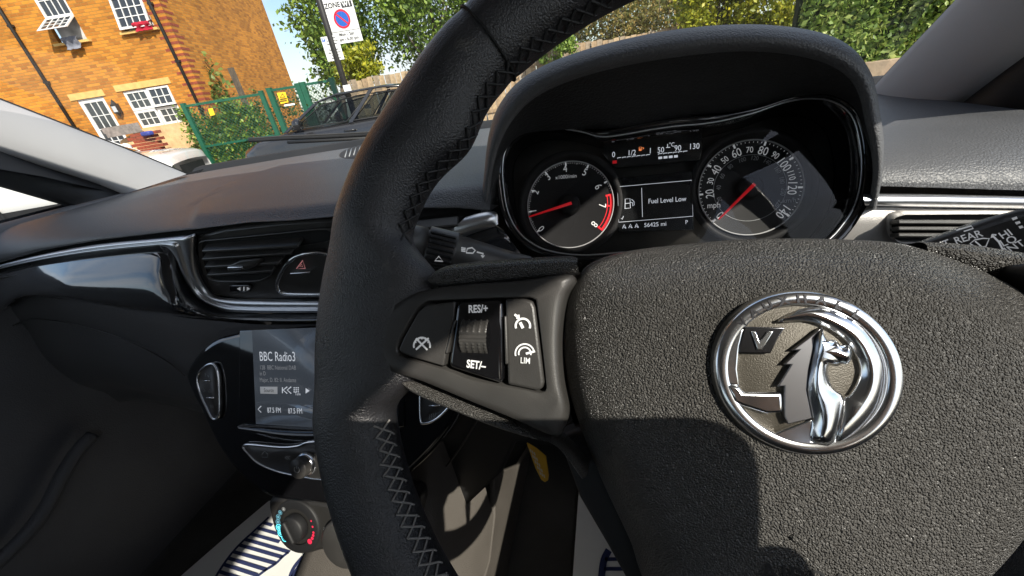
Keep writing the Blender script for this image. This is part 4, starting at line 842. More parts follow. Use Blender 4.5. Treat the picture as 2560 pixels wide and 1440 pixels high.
# B-pillars, roof, header, rear shell
roofm = mat('pale_headlining', (.45, .45, .44), .9)
paint = MATS['dark_body_paint']
rail = [(.27, .165), (.12, .225), (0, .262), (-.3, .335), (-.62, .352), (-1.3, .33), (-1.85, .22)]
rows = []
for y, z in rail:
    xl, xr_ = -1.01+(z+.09)*.30+.0, .40-(z+.09)*.30
    rows.append([np.array([xl+(xr_-xl)*t_, y+.10*math.sin(math.pi*t_)*(1 if y > .1 else 0), z+.05+.045*math.sin(math.pi*t_)]) for t_ in np.linspace(-.03, 1.03, 25)])
MB().grid(rows).o('roof', roofm, car, solid=.03)
for xb, sgn in ((-1.01, -1), (.40, 1)):
    MB().add([(xb, -.62, -.86), (xb, -.78, -.86), (xb-sgn*.125, -.80, .36), (xb-sgn*.125, -.62, .36), (xb-sgn*.06, -.62, -.86), (xb-sgn*.06, -.78, -.86), (xb-sgn*.17, -.80, .36), (xb-sgn*.17, -.62, .36)], [(0, 1, 2, 3), (4, 7, 6, 5), (0, 3, 7, 4), (1, 5, 6, 2)]).o('b_pillar', m_pillar, car, smooth=False)
    skin('rear_side_panel', [[(xb, -.78, -.9), (xb, -1.9, -.9), (xb, -1.9, -.02), (xb, -.78, -.05)]], m_low, car, smooth=False)
    skin('rear_side_window', [[(xb, -.78, -.05), (xb, -1.6, -.02), (xb-sgn*.11, -1.5, .3), (xb-sgn*.12, -.79, .33)]], m_glass, car, smooth=False)
skin('rear_panel', [[(-1.01, -1.9, -.9), (.4, -1.9, -.9), (.4, -1.9, -.02), (-1.01, -1.9, -.02)]], m_low, car, smooth=False)
skin('rear_window', [[(-1.0, -1.9, -.02), (.39, -1.9, -.02), (.29, -1.8, .25), (-.9, -1.8, .25)]], m_glass, car, smooth=False)
# windscreen: curved sheet from the scuttle to the header
rows = []
for t_ in np.linspace(0, 1, 12):
    row = []
    for q in np.linspace(-1, 1, 25):
        hw = .73*(1-t_)+.62*t_; x = CXC+hw*q; y = (1.06-.22*q*q)*(1-t_)+(.37-.07*q*q)*t_; z = -.11*(1-t_)+(.262-.03*q*q)*t_+.03*math.sin(math.pi*t_); row.append((x, y, z))
    rows.append(row)
MB().grid(rows).o('windscreen', m_glass, car)
# scuttle, wiper, bonnet
sc_pts = lambda yo, zo: [(CXC+.78*q, (1.0-.2*q*q)+yo, zo) for q in np.linspace(-1, 1, 25)]
MB().grid([sc_pts(-.03, -.105), sc_pts(.03, -.094), sc_pts(.05, -.083), sc_pts(.07, -.081), sc_pts(.11, -.086), sc_pts(.20, -.095), sc_pts(.26, -.12)]).o('scuttle_panel', m_rubber, car)
wp0 = UZ(628, 352, -.048); wb = MB(); WPts = px([(624, 352), (700, 347), (800, 343), (900, 338), (980, 333)], UY, 1.12, n=4)
wb.tube([p+np.array([0, 0, .0]) for p in WPts], .006, 6); wo_ = wb.o('wiper', m_rubber, car)
MB().tube([p+np.array([0, .0, .007]) for p in WPts], .003, 5).o('wiper_spine', m_satin, wo_)
MB().tube(px([(720, 356), (800, 352), (960, 343)], UY, 1.10), .005, 6).o('wiper_arm', m_rubber, car)
bon = []
for t_ in np.linspace(0, 1, 12):
    bon.append([(CXC+(.70+.05*math.sin(t_*3))*q, 1.2+.75*t_-.12*q*q*(1-t_)-.12*q*q*t_, -.125-.17*t_**1.6-.03*q*q-.015*t_) for q in np.linspace(-1, 1, 21)])
MB().grid(bon).o('bonnet', paint, car)
# seats
def seat(x):
    rows = []
    for y, z, w_, in ((.0, -.72, .20), (.02, -.56, .235), (-.02, -.52, .24), (-.30, -.55, .24), (-.42, -.55, .24), (-.48, -.42, .24), (-.58, -.05, .22), (-.62, .02, .18), (-.68, .0, .18), (-.66, -.3, .22), (-.6, -.72, .22)): rows.append([np.array([x+w_*q, y+(.03*q*q if y < -.45 else 0), z+(.03*abs(q)**3 if z > -.57 and y > -.45 else 0)]) for q in (-1, -.9, -.6, -.2, .2, .6, .9, 1)])
    s_ = MB().grid(rows).o('seat', m_carpet, car, sub=1)
    MB().box((x, -.66, .12), (.12, .04, .08)).o('headrest', m_carpet, s_, bevel=.03, seg=3)
seat(.05+.03); seat(-.67)
# ---- paper mats on the floor
def mat_sheet(P, label):
    s_ = MB().prism(P, (0, 0, 1), .002).o('paper_mat', m_paper, None, smooth=False); tag(s_, label, 'floor mat', 'paper mats in the footwells'); return s_
pm = mat_sheet(px([(672, 1252), (560, 1346), (360, 1520), (700, 1900), (1100, 1500), (960, 1320), (840, 1240)], UZ, FZ+.004), 'white paper mat with blue tread print on the passenger side floor')
pz = lambda x, y: (440+x/5.565, 1220+y/5.565)
bl2 = MB(); Zp = FZ+.0065
outl = [(1290, 405), (1130, 555), (1040, 640), (950, 720), (870, 800), (790, 890), (720, 980), (650, 1080), (560, 1224), (470, 1400), (430, 1560)]
bl2.line(px([pz(*p) for p in outl], UZ, Zp, n=4), .006, (0, 0, 1))
out2 = [(1560, 895), (1480, 960), (1390, 1050), (1250, 1140), (1140, 1224), (1000, 1340), (800, 1480), (430, 1560)]; bl2.line(px([pz(*p) for p in out2], UZ, Zp, n=4), .006, (0, 0, 1))
for (a_, b2) in (((1215, 480), (1340, 520)), ((1130, 555), (1420, 640)), ((1050, 640), (1440, 750)), ((955, 712), (1580, 895)), ((875, 790), (1480, 965)), ((795, 885), (1385, 1050)), ((730, 975), (1260, 1140)), ((665, 1062), (1130, 1215)), ((600, 1160), (1010, 1300)), ((530, 1290), (890, 1400))):
    bl2.line(px([pz(*a_), pz(*b2)], UZ, Zp), .0062, (0, 0, 1))
out3 = [(1760, 960), (1650, 1090), (1590, 1224), (1560, 1400)]; bl2.line(px([pz(*p) for p in out3], UZ, Zp, n=4), .008, (0, 0, 1))
for k in range(4): bl2.line(px([pz(1740-k*45, 1000+k*70), pz(1830-k*10, 1040+k*80)], UZ, Zp), .009, (0, 0, 1))
bl2.o('tread_print', m_blue, pm)
dm = mat_sheet(px([(1452, 1150), (1432, 1440), (1425, 1700), (2000, 1800), (1800, 1300), (1560, 1100)], UZ, FZ+.004), 'white paper mat with blue tread print on the driver side floor')
b3 = MB(); b3.line(px([(1522, 1375), (1510, 1400), (1504, 1440), (1500, 1500)], UZ, Zp, n=4), .012, (0, 0, 1))
for k in range(5): b3.line(px([(1512-k*3, 1398+k*24), (1640, 1396+k*26)], UZ, Zp), .0062, (0, 0, 1))
b3.o('tread_print', m_blue, dm)
# ================================================================== OUTSIDE
def Dp(px_, py_, d): return ray(px_, py_)*d
gr = MB().add([(-700, -700, GZ(0, -700)), (700, -700, GZ(0, -700)), (700, 900, GZ(0, 900)), (-700, 900, GZ(0, 900))], [(0, 1, 2, 3)]).o('ground', mat('tarmac', (.12, .115, .11), .9, bump=('n', 60, .01), var=.2), None, smooth=False)
tag(gr, None, None, kind='structure')
def hd(az): return np.array([math.sin(math.radians(az)), math.cos(math.radians(az)), 0.])
def leafmat(name, c0, c1, c2):
    m = bpy.data.materials.new(name); m.use_nodes = True; t = m.node_tree; b = t.nodes['Principled BSDF']; b.inputs['Roughness'].default_value = .5
    g = t.nodes.new('ShaderNodeNewGeometry'); r = t.nodes.new('ShaderNodeValToRGB'); e = r.color_ramp.elements; e[0].color = (*c0, 1); e[1].color = (*c2, 1); q = e.new(.55); q.color = (*c1, 1)
    t.links.new(g.outputs['Random Per Island'], r.inputs[0]); t.links.new(r.outputs[0], b.inputs['Base Color'])
    tr = t.nodes.new('ShaderNodeBsdfTranslucent'); t.links.new(r.outputs[0], tr.inputs[0]); mxs = t.nodes.new('ShaderNodeMixShader'); mxs.inputs[0].default_value = .3
    o = t.nodes['Material Output']; t.links.new(b.outputs[0], mxs.inputs[1]); t.links.new(tr.outputs[0], mxs.inputs[2]); t.links.new(mxs.outputs[0], o.inputs[0]); return m
lf_green = leafmat('leaf_green', (0.078, 0.143, 0.021), (0.169, 0.273, 0.036), (0.299, 0.390, 0.058))
lf_dark = leafmat('leaf_dark', (0.058, 0.104, 0.021), (0.130, 0.195, 0.039), (0.260, 0.286, 0.065))
lf_yel = leafmat('leaf_yellow_green', (.20, .24, .02), (.34, .36, .022), (.50, .45, .03))
lf_ivy = leafmat('leaf_ivy', (0.091, 0.156, 0.029), (0.221, 0.325, 0.058), (0.468, 0.520, 0.156))
lf_mix = leafmat('leaf_brown_green', (0.117, 0.130, 0.033), (0.247, 0.221, 0.065), (0.468, 0.325, 0.104))
m_bark = mat('bark', (.11, .085, .06), .9, bump=('n', 40, .02), var=.3)
m_twig = mat('dry_twig', (.34, .27, .18), .85, var=.2)
def leaves(pts, size, up=.4, out=None):
    """one rhombic folded leaf per point"""
    N = len(pts); n = rng.normal(size=(N, 3)); n[:, 2] += up
    if out is not None: n += out
    n /= np.linalg.norm(n, axis=1)[:, None]; a = np.cross(n, rng.normal(size=(N, 3))); a /= np.linalg.norm(a, axis=1)[:, None]; b = np.cross(n, a)
    s = size*rng.uniform(.6, 1.35, (N, 1)); P = np.asarray(pts)
    V = np.stack([P-a*s*.62, P+b*s*.36-a*s*.05+n*s*.10, P+a*s*.62, P-b*s*.36-a*s*.05+n*s*.10], 1).reshape(-1, 3)
    k = np.arange(N)*4; Fc = np.concatenate([np.stack([k, k+1, k+2], 1), np.stack([k, k+2, k+3], 1)])
    return V, Fc
def leafobj(name, pts, size, m, parent, up=.4):
    V, Fc = leaves(np.asarray(pts), size, up); me = bpy.data.meshes.new(name); me.vertices.add(len(V)); me.vertices.foreach_set('co', V.ravel())
    me.loops.add(len(Fc)*3); me.loops.foreach_set('vertex_index', Fc.ravel()); me.polygons.add(len(Fc)); me.polygons.foreach_set('loop_start', np.arange(len(Fc))*3); me.polygons.foreach_set('loop_total', np.full(len(Fc), 3)); me.update(); me.validate(); me.materials.append(m)
    return link(bpy.data.objects.new(name, me), parent)
def clump(cs, rad, n, sp): 
    k = rng.integers(0, len(cs), n); return cs[k]+rng.normal(size=(n, 3))*sp*rad
def tree(name, base, cen, rx, rz, nclump, nleaf, size, m, label, cat='tree', group=None, trunk=.09, limbs=10, sp=.16, bare=0):
    base = np.asarray(base, float); cen = np.asarray(cen, float); r_ = root(name, base, label, cat, group)
    d = rng.normal(size=(nclump, 3)); d /= np.linalg.norm(d, axis=1)[:, None]; cs = cen+d*np.array([rx, rx, rz])*rng.uniform(.35, 1.0, (nclump, 1))**.6*rng.uniform(.8, 1.1, (nclump, 1))
    leafobj('crown', clump(cs, (rx+rz)/2, nleaf, sp), size, m, r_)
    tb = MB(); top = cen-np.array([0, 0, rz*.2]); mid = base+(top-base)*.5+np.array([rng.normal()*.08, rng.normal()*.08, 0])
    tb.tube([base-np.array([0, 0, .1]), mid, top], [trunk, trunk*.75, trunk*.4], 8); tb.o('trunk', m_bark, r_)
    lb = MB()
    for c in cs[:limbs]:
        s = base+(top-base)*rng.uniform(.45, 1.0); lb.tube([s, s+(c-s)*.5+np.array([0, 0, .08*rz]), c], [trunk*.38, trunk*.24, trunk*.08], 5)
    if limbs: lb.o('limbs', m_bark, r_)
    if bare:
        bb = MB()
        for c in cs[-bare:]:
            for _ in range(2):
                s = c-np.array([rng.normal()*.25, rng.normal()*.2, .35]); e = c+rng.normal(size=3)*rx*.35; q = (s+e)/2+rng.normal(size=3)*.08; bb.tube([s, q, e], [.012, .009, .004], 4)
        bb.o('bare_twigs', m_twig, r_)
    return r_
def gpt(p): return np.array([p[0], p[1], GZ(p[0], p[1])])
# ---- brick house
KB = 1.85; T_ = hd(73.2); NF = np.array([T_[1], -T_[0], 0.]); COR = np.array([-6.817, 5.8185, 0.])*KB+T_*.45; BZ = GZ(0, COR[1])
house = root('brick_house', (COR[0], COR[1], BZ), 'orange brick house with white multi-pane windows and black drainpipes', 'house')
def brick_mat(name, along):
    m = bpy.data.materials.new(name); m.use_nodes = True; t = m.node_tree; b = t.nodes['Principled BSDF']; b.inputs['Roughness'].default_value = .85
    tcn = t.nodes.new('ShaderNodeTexCoord'); dt = t.nodes.new('ShaderNodeVectorMath'); dt.operation = 'DOT_PRODUCT'; dt.inputs[1].default_value = tuple(along)
    sp = t.nodes.new('ShaderNodeSeparateXYZ'); cb = t.nodes.new('ShaderNodeCombineXYZ'); t.links.new(tcn.outputs['Object'], dt.inputs[0]); t.links.new(tcn.outputs['Object'], sp.inputs[0]); t.links.new(dt.outputs['Value'], cb.inputs[0]); t.links.new(sp.outputs[2], cb.inputs[1])
    br = t.nodes.new('ShaderNodeTexBrick'); br.inputs['Scale'].default_value = 1; br.inputs['Brick Width'].default_value = .20; br.inputs['Row Height'].default_value = .075; br.inputs['Mortar Size'].default_value = .006; br.inputs['Mortar Smooth'].default_value = .3; br.inputs['Bias'].default_value = -.28
    br.inputs['Color1'].default_value = (.58, .225, .022, 1); br.inputs['Color2'].default_value = (.24, .075, .010, 1); br.inputs['Mortar'].default_value = (.42, .24, .055, 1); t.links.new(cb.outputs[0], br.inputs['Vector'])
    n = t.nodes.new('ShaderNodeTexNoise'); n.inputs['Scale'].default_value = .9; n.inputs['Detail'].default_value = 6; t.links.new(tcn.outputs['Object'], n.inputs['Vector'])
    mr = t.nodes.new('ShaderNodeMapRange'); mr.inputs[1].default_value = .3; mr.inputs[2].default_value = .7; mr.inputs[3].default_value = .78; mr.inputs[4].default_value = 1.16; t.links.new(n.outputs[0], mr.inputs[0])
    mv = t.nodes.new('ShaderNodeMix'); mv.data_type = 'RGBA'; mv.blend_type = 'MULTIPLY'; mv.inputs[0].default_value = 1; t.links.new(br.outputs['Color'], mv.inputs[6]); t.links.new(mr.outputs[0], mv.inputs[7]); t.links.new(mv.outputs[2], b.inputs['Base Color'])
    bp = t.nodes.new('ShaderNodeBump'); bp.inputs['Distance'].default_value = .012; bp.invert = True; t.links.new(br.outputs['Fac'], bp.inputs['Height']); t.links.new(bp.outputs[0], b.inputs['Normal']); return m
mb_f = brick_mat('brick_front', T_); GA = hd(-20); NG = np.array([GA[1], -GA[0], 0.]); mb_g = brick_mat('brick_side', GA)
def fp(s, z, o=0.): return COR+T_*(s-.45)+NF*o+np.array([0, 0, z])
def gp_(s, z, o=0.): return COR+GA*s+NG*o+np.array([0, 0, z])
TOP = 9.0; s0 = -16.
openings = [(-3.27, -2.46, BZ, 1.37), (-1.85, -.44, .36, 1.40), (-2.80, -1.98, 2.78, 4.55), (-.86, 0.02, 2.80, 4.55), (-6.2, -5.35, 2.78, 4.55)]
def wall_grid(fn, a, b, z0, z1, ops):
    ss = sorted({a, b}|{o[0] for o in ops}|{o[1] for o in ops}); zs = sorted({z0, z1}|{o[2] for o in ops}|{o[3] for o in ops}); mb = MB()
    for i in range(len(ss)-1):
        for j in range(len(zs)-1):
            c = ((ss[i]+ss[i+1])/2, (zs[j]+zs[j+1])/2)
            if any(o[0] < c[0] < o[1] and o[2] < c[1] < o[3] for o in ops): continue
            mb.add([fn(ss[i], zs[j]), fn(ss[i+1], zs[j]), fn(ss[i+1], zs[j+1]), fn(ss[i], zs[j+1])], [(0, 1, 2, 3)])
    for o in ops:
        P = [fn(o[0], o[2]), fn(o[1], o[2]), fn(o[1], o[3]), fn(o[0], o[3])]; B = [p-NF*.12 for p in P]
        mb.add(P+B, [(0, 1, 5, 4), (1, 2, 6, 5), (2, 3, 7, 6), (3, 0, 4, 7)])
    return mb
wf_ = wall_grid(fp, s0, .45, BZ-.1, TOP, openings).o('front_wall', mb_f, house, smooth=False)
MB().add([gp_(0, BZ-.1), gp_(7.8, BZ-.1), gp_(7.8, TOP), gp_(0, TOP)], [(0, 1, 2, 3)]).add([gp_(7.8, BZ-.1), gp_(7.8, TOP), gp_(7.8, TOP)-T_*8, gp_(7.8, BZ-.1)-T_*8], [(0, 1, 2, 3)]).o('side_wall', mb_g, house, smooth=False)
roof_m = mat('roof_tile', (.16, .07, .05), .8, var=.2)
MB().add([fp(s0, TOP, .3), fp(.75, TOP, .3), gp_(7.8, TOP, .3), fp(s0, TOP+.01)-NF*25, fp(-7, TOP+5)-NF*10], [(0, 1, 4), (1, 2, 4), (2, 3, 4), (3, 0, 4)]).o('roof', roof_m, house, smooth=False)
m_wfr = mat('white_upvc', (.70, .70, .68), .4, var=.04); m_pane = mat('dark_window_glass', (.035, .04, .045), .05, spec=.8); m_stone = mat('cream_lintel', (.66, .43, .14), .8, var=.12); m_pipe = mat('black_pipe', (.02, .018, .016), .5); m_net = mat('net_curtain', (.55, .56, .56), .9, var=.3, vscale=5)
def ax_box(mb, s_0, s_1, z0, z1, o0, o1, fn=fp):
    P = [fn(s, z, o) for o in (o0, o1) for s, z in ((s_0, z0), (s_1, z0), (s_1, z1), (s_0, z1))]
    mb.add(P, [(0, 1, 2, 3), (4, 7, 6, 5), (0, 4, 5, 1), (1, 5, 6, 2), (2, 6, 7, 3), (3, 7, 4, 0)])
def sash(par, a, b, z0, z1, cols, rows, fw=.06, mw=.022, o=-.05, fn=fp, name='sash'):
    m = MB()
    for q in ((a, a+fw, z0, z1), (b-fw, b, z0, z1), (a+fw, b-fw, z0, z0+fw), (a+fw, b-fw, z1-fw, z1)): ax_box(m, *q, o-.03, o+.02, fn)
    gw, gh = (b-a-2*fw)/cols, (z1-z0-2*fw)/rows
    for i in range(1, cols): ax_box(m, a+fw+gw*i-mw/2, a+fw+gw*i+mw/2, z0+fw, z1-fw, o-.02, o+.012, fn)
    for j in range(1, rows): ax_box(m, a+fw, b-fw, z0+fw+gh*j-mw/2, z0+fw+gh*j+mw/2, o-.02, o+.010, fn)
    w = m.o(name, m_wfr, par, smooth=False)
    for i in range(cols):
        for j in range(rows):
            x0 = a+fw+gw*i; z_ = z0+fw+gh*j; mo('pane', [fn(x0, z_, o-.006), fn(x0+gw, z_, o-.006), fn(x0+gw, z_+gh, o-.006), fn(x0, z_+gh, o-.006)], [(0, 1, 2, 3)], m_pane, w if par is house else w, smooth=False)
    return w
sash(house, -3.27, -2.46, -.72, 1.37, 3, 5, .11, name='door')
wn = sash(house, -1.85, -1.16, .86, 1.40, 3, 2, .07, name='window'); sash(house, -1.85, -1.16, .36, .85, 3, 2, .07, name='window'); sash(house, -1.13, -.44, .36, .85, 3, 2, .07, name='window')
def tilt(a, b, zt, k):
    """top-hung sash swung out by k metres per metre of drop"""
    return lambda s, z, o=0.: fp(s, zt-(zt-z)*math.cos(k), o+.02+(zt-z)*math.sin(k))
sash(house, -1.13, -.44, .87, 1.40, 3, 2, .06, fn=tilt(-1.13, -.44, 1.40, .12), name='window')
sash(house, -2.80, -1.98, 3.36, 4.55, 4, 3, .07, name='window'); sash(house, -2.80, -1.98, 2.80, 3.38, 4, 3, .06, fn=tilt(-2.8, -1.98, 3.38, .95), name='window')
sash(house, -.86, .02, 3.62, 4.55, 4, 3, .07, name='window'); sash(house, -.86, .02, 2.82, 3.62, 4, 3, .06, fn=tilt(-.86, .02, 3.62, .22), name='window'); sash(house, -6.2, -5.35, 2.78, 4.55, 4, 5, .07, name='window')
tr_ = MB()
for a, b, z0, z1 in ((-3.42, -2.36, 1.38, 1.55), (-1.99, -.30, 1.42, 1.59)): q = MB(); ax_box(q, a, b, z0, z1, -.05, .025); q.o('lintel', m_stone, house, smooth=False)
for a, b, z in ((-2.9, -1.88, 2.72), (-.96, .12, 2.74), (-1.95, -.34, .29), (-6.3, -5.25, 2.70)): q = MB(); ax_box(q, a, b, z, z+.06, -.05, .10); q.o('window_sill', m_stone, house, smooth=False)
for a, b, z0, z1 in ((-2.76, -2.0, 2.80, 3.36), (-.82, -.02, 2.82, 3.6), (-1.8, -.5, .4, 1.35), (-2.76, -2.0, 3.4, 4.5), (-.82, -.02, 3.6, 4.5)): mo('curtain_or_dark_backing', [fp(a, z0, -.14), fp(b, z0, -.14), fp(b, z1, -.14), fp(a, z1, -.14)], [(0, 1, 2, 3)], m_void if a in (-1.8,) else m_net, house, smooth=False)  # ground-floor window gets a black sheet standing in for its dark room
for s in (-3.74, .22):
    MB().tube([fp(s, BZ, .07), fp(s, TOP, .07)], .045, 8).o('drainpipe', m_pipe, house)
    for z in (1.9, 3.3, .6): q = MB(); ax_box(q, s-.06, s+.06, z, z+.06, 0, .10); q.o('pipe_bracket', m_pipe, house, smooth=False)
q = MB(); ax_box(q, -2.28, -2.12, .86, 1.12, .02, .16); q.tube([fp(-2.2, 1.10, .09), fp(-2.2, 1.25, .09)], [.09, .01], 6); q.tube([fp(-2.2, .88, .09), fp(-2.2, .76, .09)], [.07, .01], 6); lan = q.o('wall_lantern', m_pipe, house, smooth=False)
q = MB(); ax_box(q, -2.26, -2.14, .90, 1.06, .161, .165); q.o('lantern_glass', mat('lantern_glass', (.5, .52, .55), .2), lan, smooth=False)
m_quoin = mat('red_brick', (.26, .055, .025), .85, var=.25, vscale=20)
for k in range(34):
    z = .55+k*.15; wq = .46 if k % 2 else .28; vs = [fp(.45-wq, z, .004), fp(.45, z, .004)+NG*.004, gp_(wq*.9, z, .004), gp_(wq*.9, z+.068, .004), fp(.45, z+.068, .004)+NG*.004, fp(.45-wq, z+.068, .004)]
    mo('quoin_brick', vs, [(0, 1, 4, 5), (1, 2, 3, 4)], m_quoin, house, smooth=False, solid=.004)
# laundry on the sills
def cloth(s, z, w, h, col, label):
    rows = [[fp(s+w*(i/12-.5)+rng.normal()*.01, z+.06-h*(j/7)**1.2+rng.normal()*.012, .16+.03*math.sin(i*1.1+j)+.03*math.sin(j*.9)*(j > 1)) for i in range(13)] for j in range(8)]
    rows.insert(0, [fp(s+w*(i/12-.5), z+.08, -.05) for i in range(13)])
    c = MB().grid(rows).o('laundry', mat('cloth_'+label[:4], col, .95, var=.3, vscale=9), None, solid=.008, sub=1); tag(c, label, 'laundry')
cloth(-2.33, 2.82, .42, .30, (.20, .21, .25), 'grey cloth hanging over the upper window sill'); cloth(-.22, 2.90, .5, .22, (.40, .01, .03), 'dark red cloth lying on the upper window sill')
# front garden pieces in front of the house
def slab(name, P, depth, th, m, label, cat, down=True):
    Q = [Dp(*p, depth) for p in P]; o = MB().prism(Q, -FF*np.array([1, 1, 0])/np.linalg.norm(FF[:2]), th).o(name, m, None, bevel=.01); tag(o, label, cat); return o
slab('garden_wall', [(300, 352), (345, 326), (470, 303), (480, 322), (494, 343), (492, 357), (478, 367), (440, 380), (330, 400), (300, 420)], 11.5, .5, mat('sandy_render', (.52, .33, .16), .95, var=.22, vscale=3, bump=('n', 9, .04)), 'sandy rendered garden wall with a rounded end below the window', 'wall')
pier = root('brick_pier', Dp(360, 380, 10.8), 'low red brick pier beside the white car', 'pier'); bw = Dp(340, 345, 10.8); e1 = Dp(390, 337, 10.8)-bw; e1[2] = 0; L1 = np.linalg.norm(e1); e1 /= L1
for r_ in range(7):
    for c_ in range(3):
        w_ = .24; x0 = (c_-.5*(r_ % 2)-.2)*w_*1.04; p = bw+e1*(x0+w_/2)+np.array([0, 0, .07-r_*.085]); MB().box(p, (w_/2, .1, .038), [e1, np.cross((0, 0, 1.), e1), (0, 0, 1)]).o('brick', m_quoin, pier, smooth=False)
q = MB()
pl_ = []
for k, (a, b) in enumerate((((258, 328), (347, 313)), ((268, 338), (352, 322)))):
    A, B = Dp(*a, 11.2), Dp(*b, 11.2); o = MB().box((A+B)/2, (np.linalg.norm(B-A)/2, .02, .075), [(B-A)/np.linalg.norm(B-A), (0, 1, 0), (0, 0, 1)]).o('garden_board', mat('weathered_board', (.22, .19, .17), .9, var=.3, vscale=12), None, smooth=False); tag(o, ['upper grey weathered board of the low garden fence', 'lower grey weathered board of the low garden fence'][k], 'board')
o = MB().box(Dp(368, 334, 10.6), (.16, .08, .06)).o('blue_bag', mat('blue_plastic', (.05, .07, .30), .4), None, bevel=.04, seg=3); tag(o, 'blue plastic bag on top of the brick pier', 'bag')

# ---- vehicles
def vehicle(name, label, C, az, Lh, hwid, prof, belt, roof, col, wheels, wr, detail):
    """prof: (x, z_top, halfwidth) lower body stations; roof: (x, z, halfwidth); heights above ground"""
    f = hd(az); r = np.array([f[1], -f[0], 0.]); base = gpt(C); v = root(name, base, label, 'car'); up = np.array([0, 0, 1.])
    P = lambda x, y, z: base+f*x+r*y+up*z
    m_body = mat(name+'_paint', col, .22, coat=1., spec=.5, var=.03); m_gl = glass(name+'_glass', (.34, .38, .38), .7); m_tr = m_matt
    rows = []
    for x, zt, hw in prof:
        rows.append([P(x, hw*a, b) for a, b in ((-.90, .26), (-.99, .36), (-1.0, .52), (-.985, zt*.86), (-.93, zt-.015), (-.80, zt), (-.4, zt+.02), (0, zt+.028), (.4, zt+.02), (.80, zt), (.93, zt-.015), (.985, zt*.86), (1.0, .52), (.99, .36), (.90, .26))])
    bd = MB().grid(rows); n_ = len(rows[0]); bd.f.append(tuple(range(n_))); bd.f.append(tuple(range(len(bd.v)-n_, len(bd.v)))[::-1]); bd.o('body', m_body, v, bevel=0)
    # greenhouse: roof skin, pillars, glass
    rf = [[P(x, hw*q, z+(.03*(1-q*q))) for q in np.linspace(-1, 1, 11)] for x, z, hw in roof]; MB().grid(rf).o('roof', m_body, v, solid=.03)
    fb, fr_, rr_, rb = detail['ws']; bz, bw_ = belt; rw = roof[1][2]; z1 = roof[0][1]; z2 = roof[-1][1]
    MB().grid([[P(fb-.08*q*q, bw_*q, bz) for q in np.linspace(-1, 1, 9)], [P(fr_-.03*q*q, roof[0][2]*q, z1) for q in np.linspace(-1, 1, 9)]]).o('windscreen', m_gl, v)
    MB().grid([[P(rb, bw_*q, bz) for q in np.linspace(-1, 1, 9)], [P(rr_, roof[-1][2]*q, z2) for q in np.linspace(-1, 1, 9)]]).o('rear_window', m_gl, v)
    for sg in (-1, 1):
        tp = lambda t: (fr_+(rr_-fr_)*t, np.interp(t, np.linspace(0, 1, len(roof)), [q[1] for q in roof]), np.interp(t, np.linspace(0, 1, len(roof)), [q[2] for q in roof]))
        for (ta, tb, ba, bb) in detail['win']:
            xa, za, wa = tp(ta); xb, zb, wb_ = tp(tb); Q = [P(ba, sg*(bw_+.004), bz+.01), P(bb, sg*(bw_+.004), bz+.01), P(xb, sg*(wb_+.004), zb-.05), P((xa+xb)/2, sg*((wa+wb_)/2+.004), (za+zb)/2-.035), P(xa, sg*(wa+.004), za-.05)]
            mo('side_window', Q, [(0, 1, 2, 3, 4)], m_gl, v, smooth=False); MB().tube(Q, .012, 5, closed=True).o('window_trim', m_tr, v)
        for (t, b, w_) in detail['pil']:
            x_, z_, w2_ = tp(t); MB().grid([[P(b-w_, sg*bw_, bz-.02), P(b+w_, sg*bw_, bz-.02)], [P(x_-w_, sg*w2_, z_), P(x_+w_, sg*w2_, z_)]]).o('pillar', m_body, v, solid=.02, smooth=False)
        mc = P(fb-.35, sg*(hwid+.10), bz+.08); MB().lathe(mc, r*sg, up, f, [(.001, .07), (.05, .065), (.085, .03), (.10, -.02), (.09, -.06), (.001, -.062)], 16).o('door_mirror', m_body if detail.get('mir') else m_gloss, v)
        for hx in detail['hnd']: MB().tube([P(hx, sg*(hwid*1.0), bz-.13), P(hx+.05, sg*(hwid+.03), bz-.125), P(hx+.16, sg*(hwid+.03), bz-.12), P(hx+.2, sg*hwid, bz-.12)], .014, 6).o('door_handle', m_chrome if detail.get('chr') else m_body, v)
        for xw in wheels:
            wc = P(xw, sg*(hwid-.10), wr)
            tyre = MB().lathe(wc, f, up, r*sg, [(wr*.62, .10), (wr*.68, .115), (wr*.9, .115), (wr*.985, .09), (wr, .04), (wr, -.08), (wr*.6, -.09)], 40).o('wheel', m_rubber, v)
            sp = MB().lathe(wc, f, up, r*sg, [(wr*.62, .10), (wr*.58, .06), (wr*.2, .085), (.001, .09)], 30); sp.o('rim', m_satchr, tyre)
            MB().lathe(wc, f, up, r*sg, [(wr*1.20, .118), (wr*1.06, .112), (wr*1.05, -.1)], 40).o('wheel_arch', m_tr, v)
        hl_ = detail['lamp']; MB().prism([P(x, sg*y, z) for x, y, z in hl_], f*.7+r*sg*.7, .03).o('headlight', mat('headlamp_glass', (.25, .26, .28), .08, coat=1.), v, bevel=.01)
        MB().grid([[P(x, sg*(hwid*1.003), .27) for x in (wheels[0]-.4, wheels[1]+.4)], [P(x, sg*(hwid*1.006), .40) for x in (wheels[0]-.4, wheels[1]+.4)]]).o('sill_cladding', m_tr, v, smooth=False)
    g = detail['grille']; MB().grid([[P(g[0]+.02*(1-q*q), g[1]*q, z) for q in np.linspace(-1, 1, 9)] for z in (g[2], g[3])]).o('grille', m_tr, v)
    return v, P
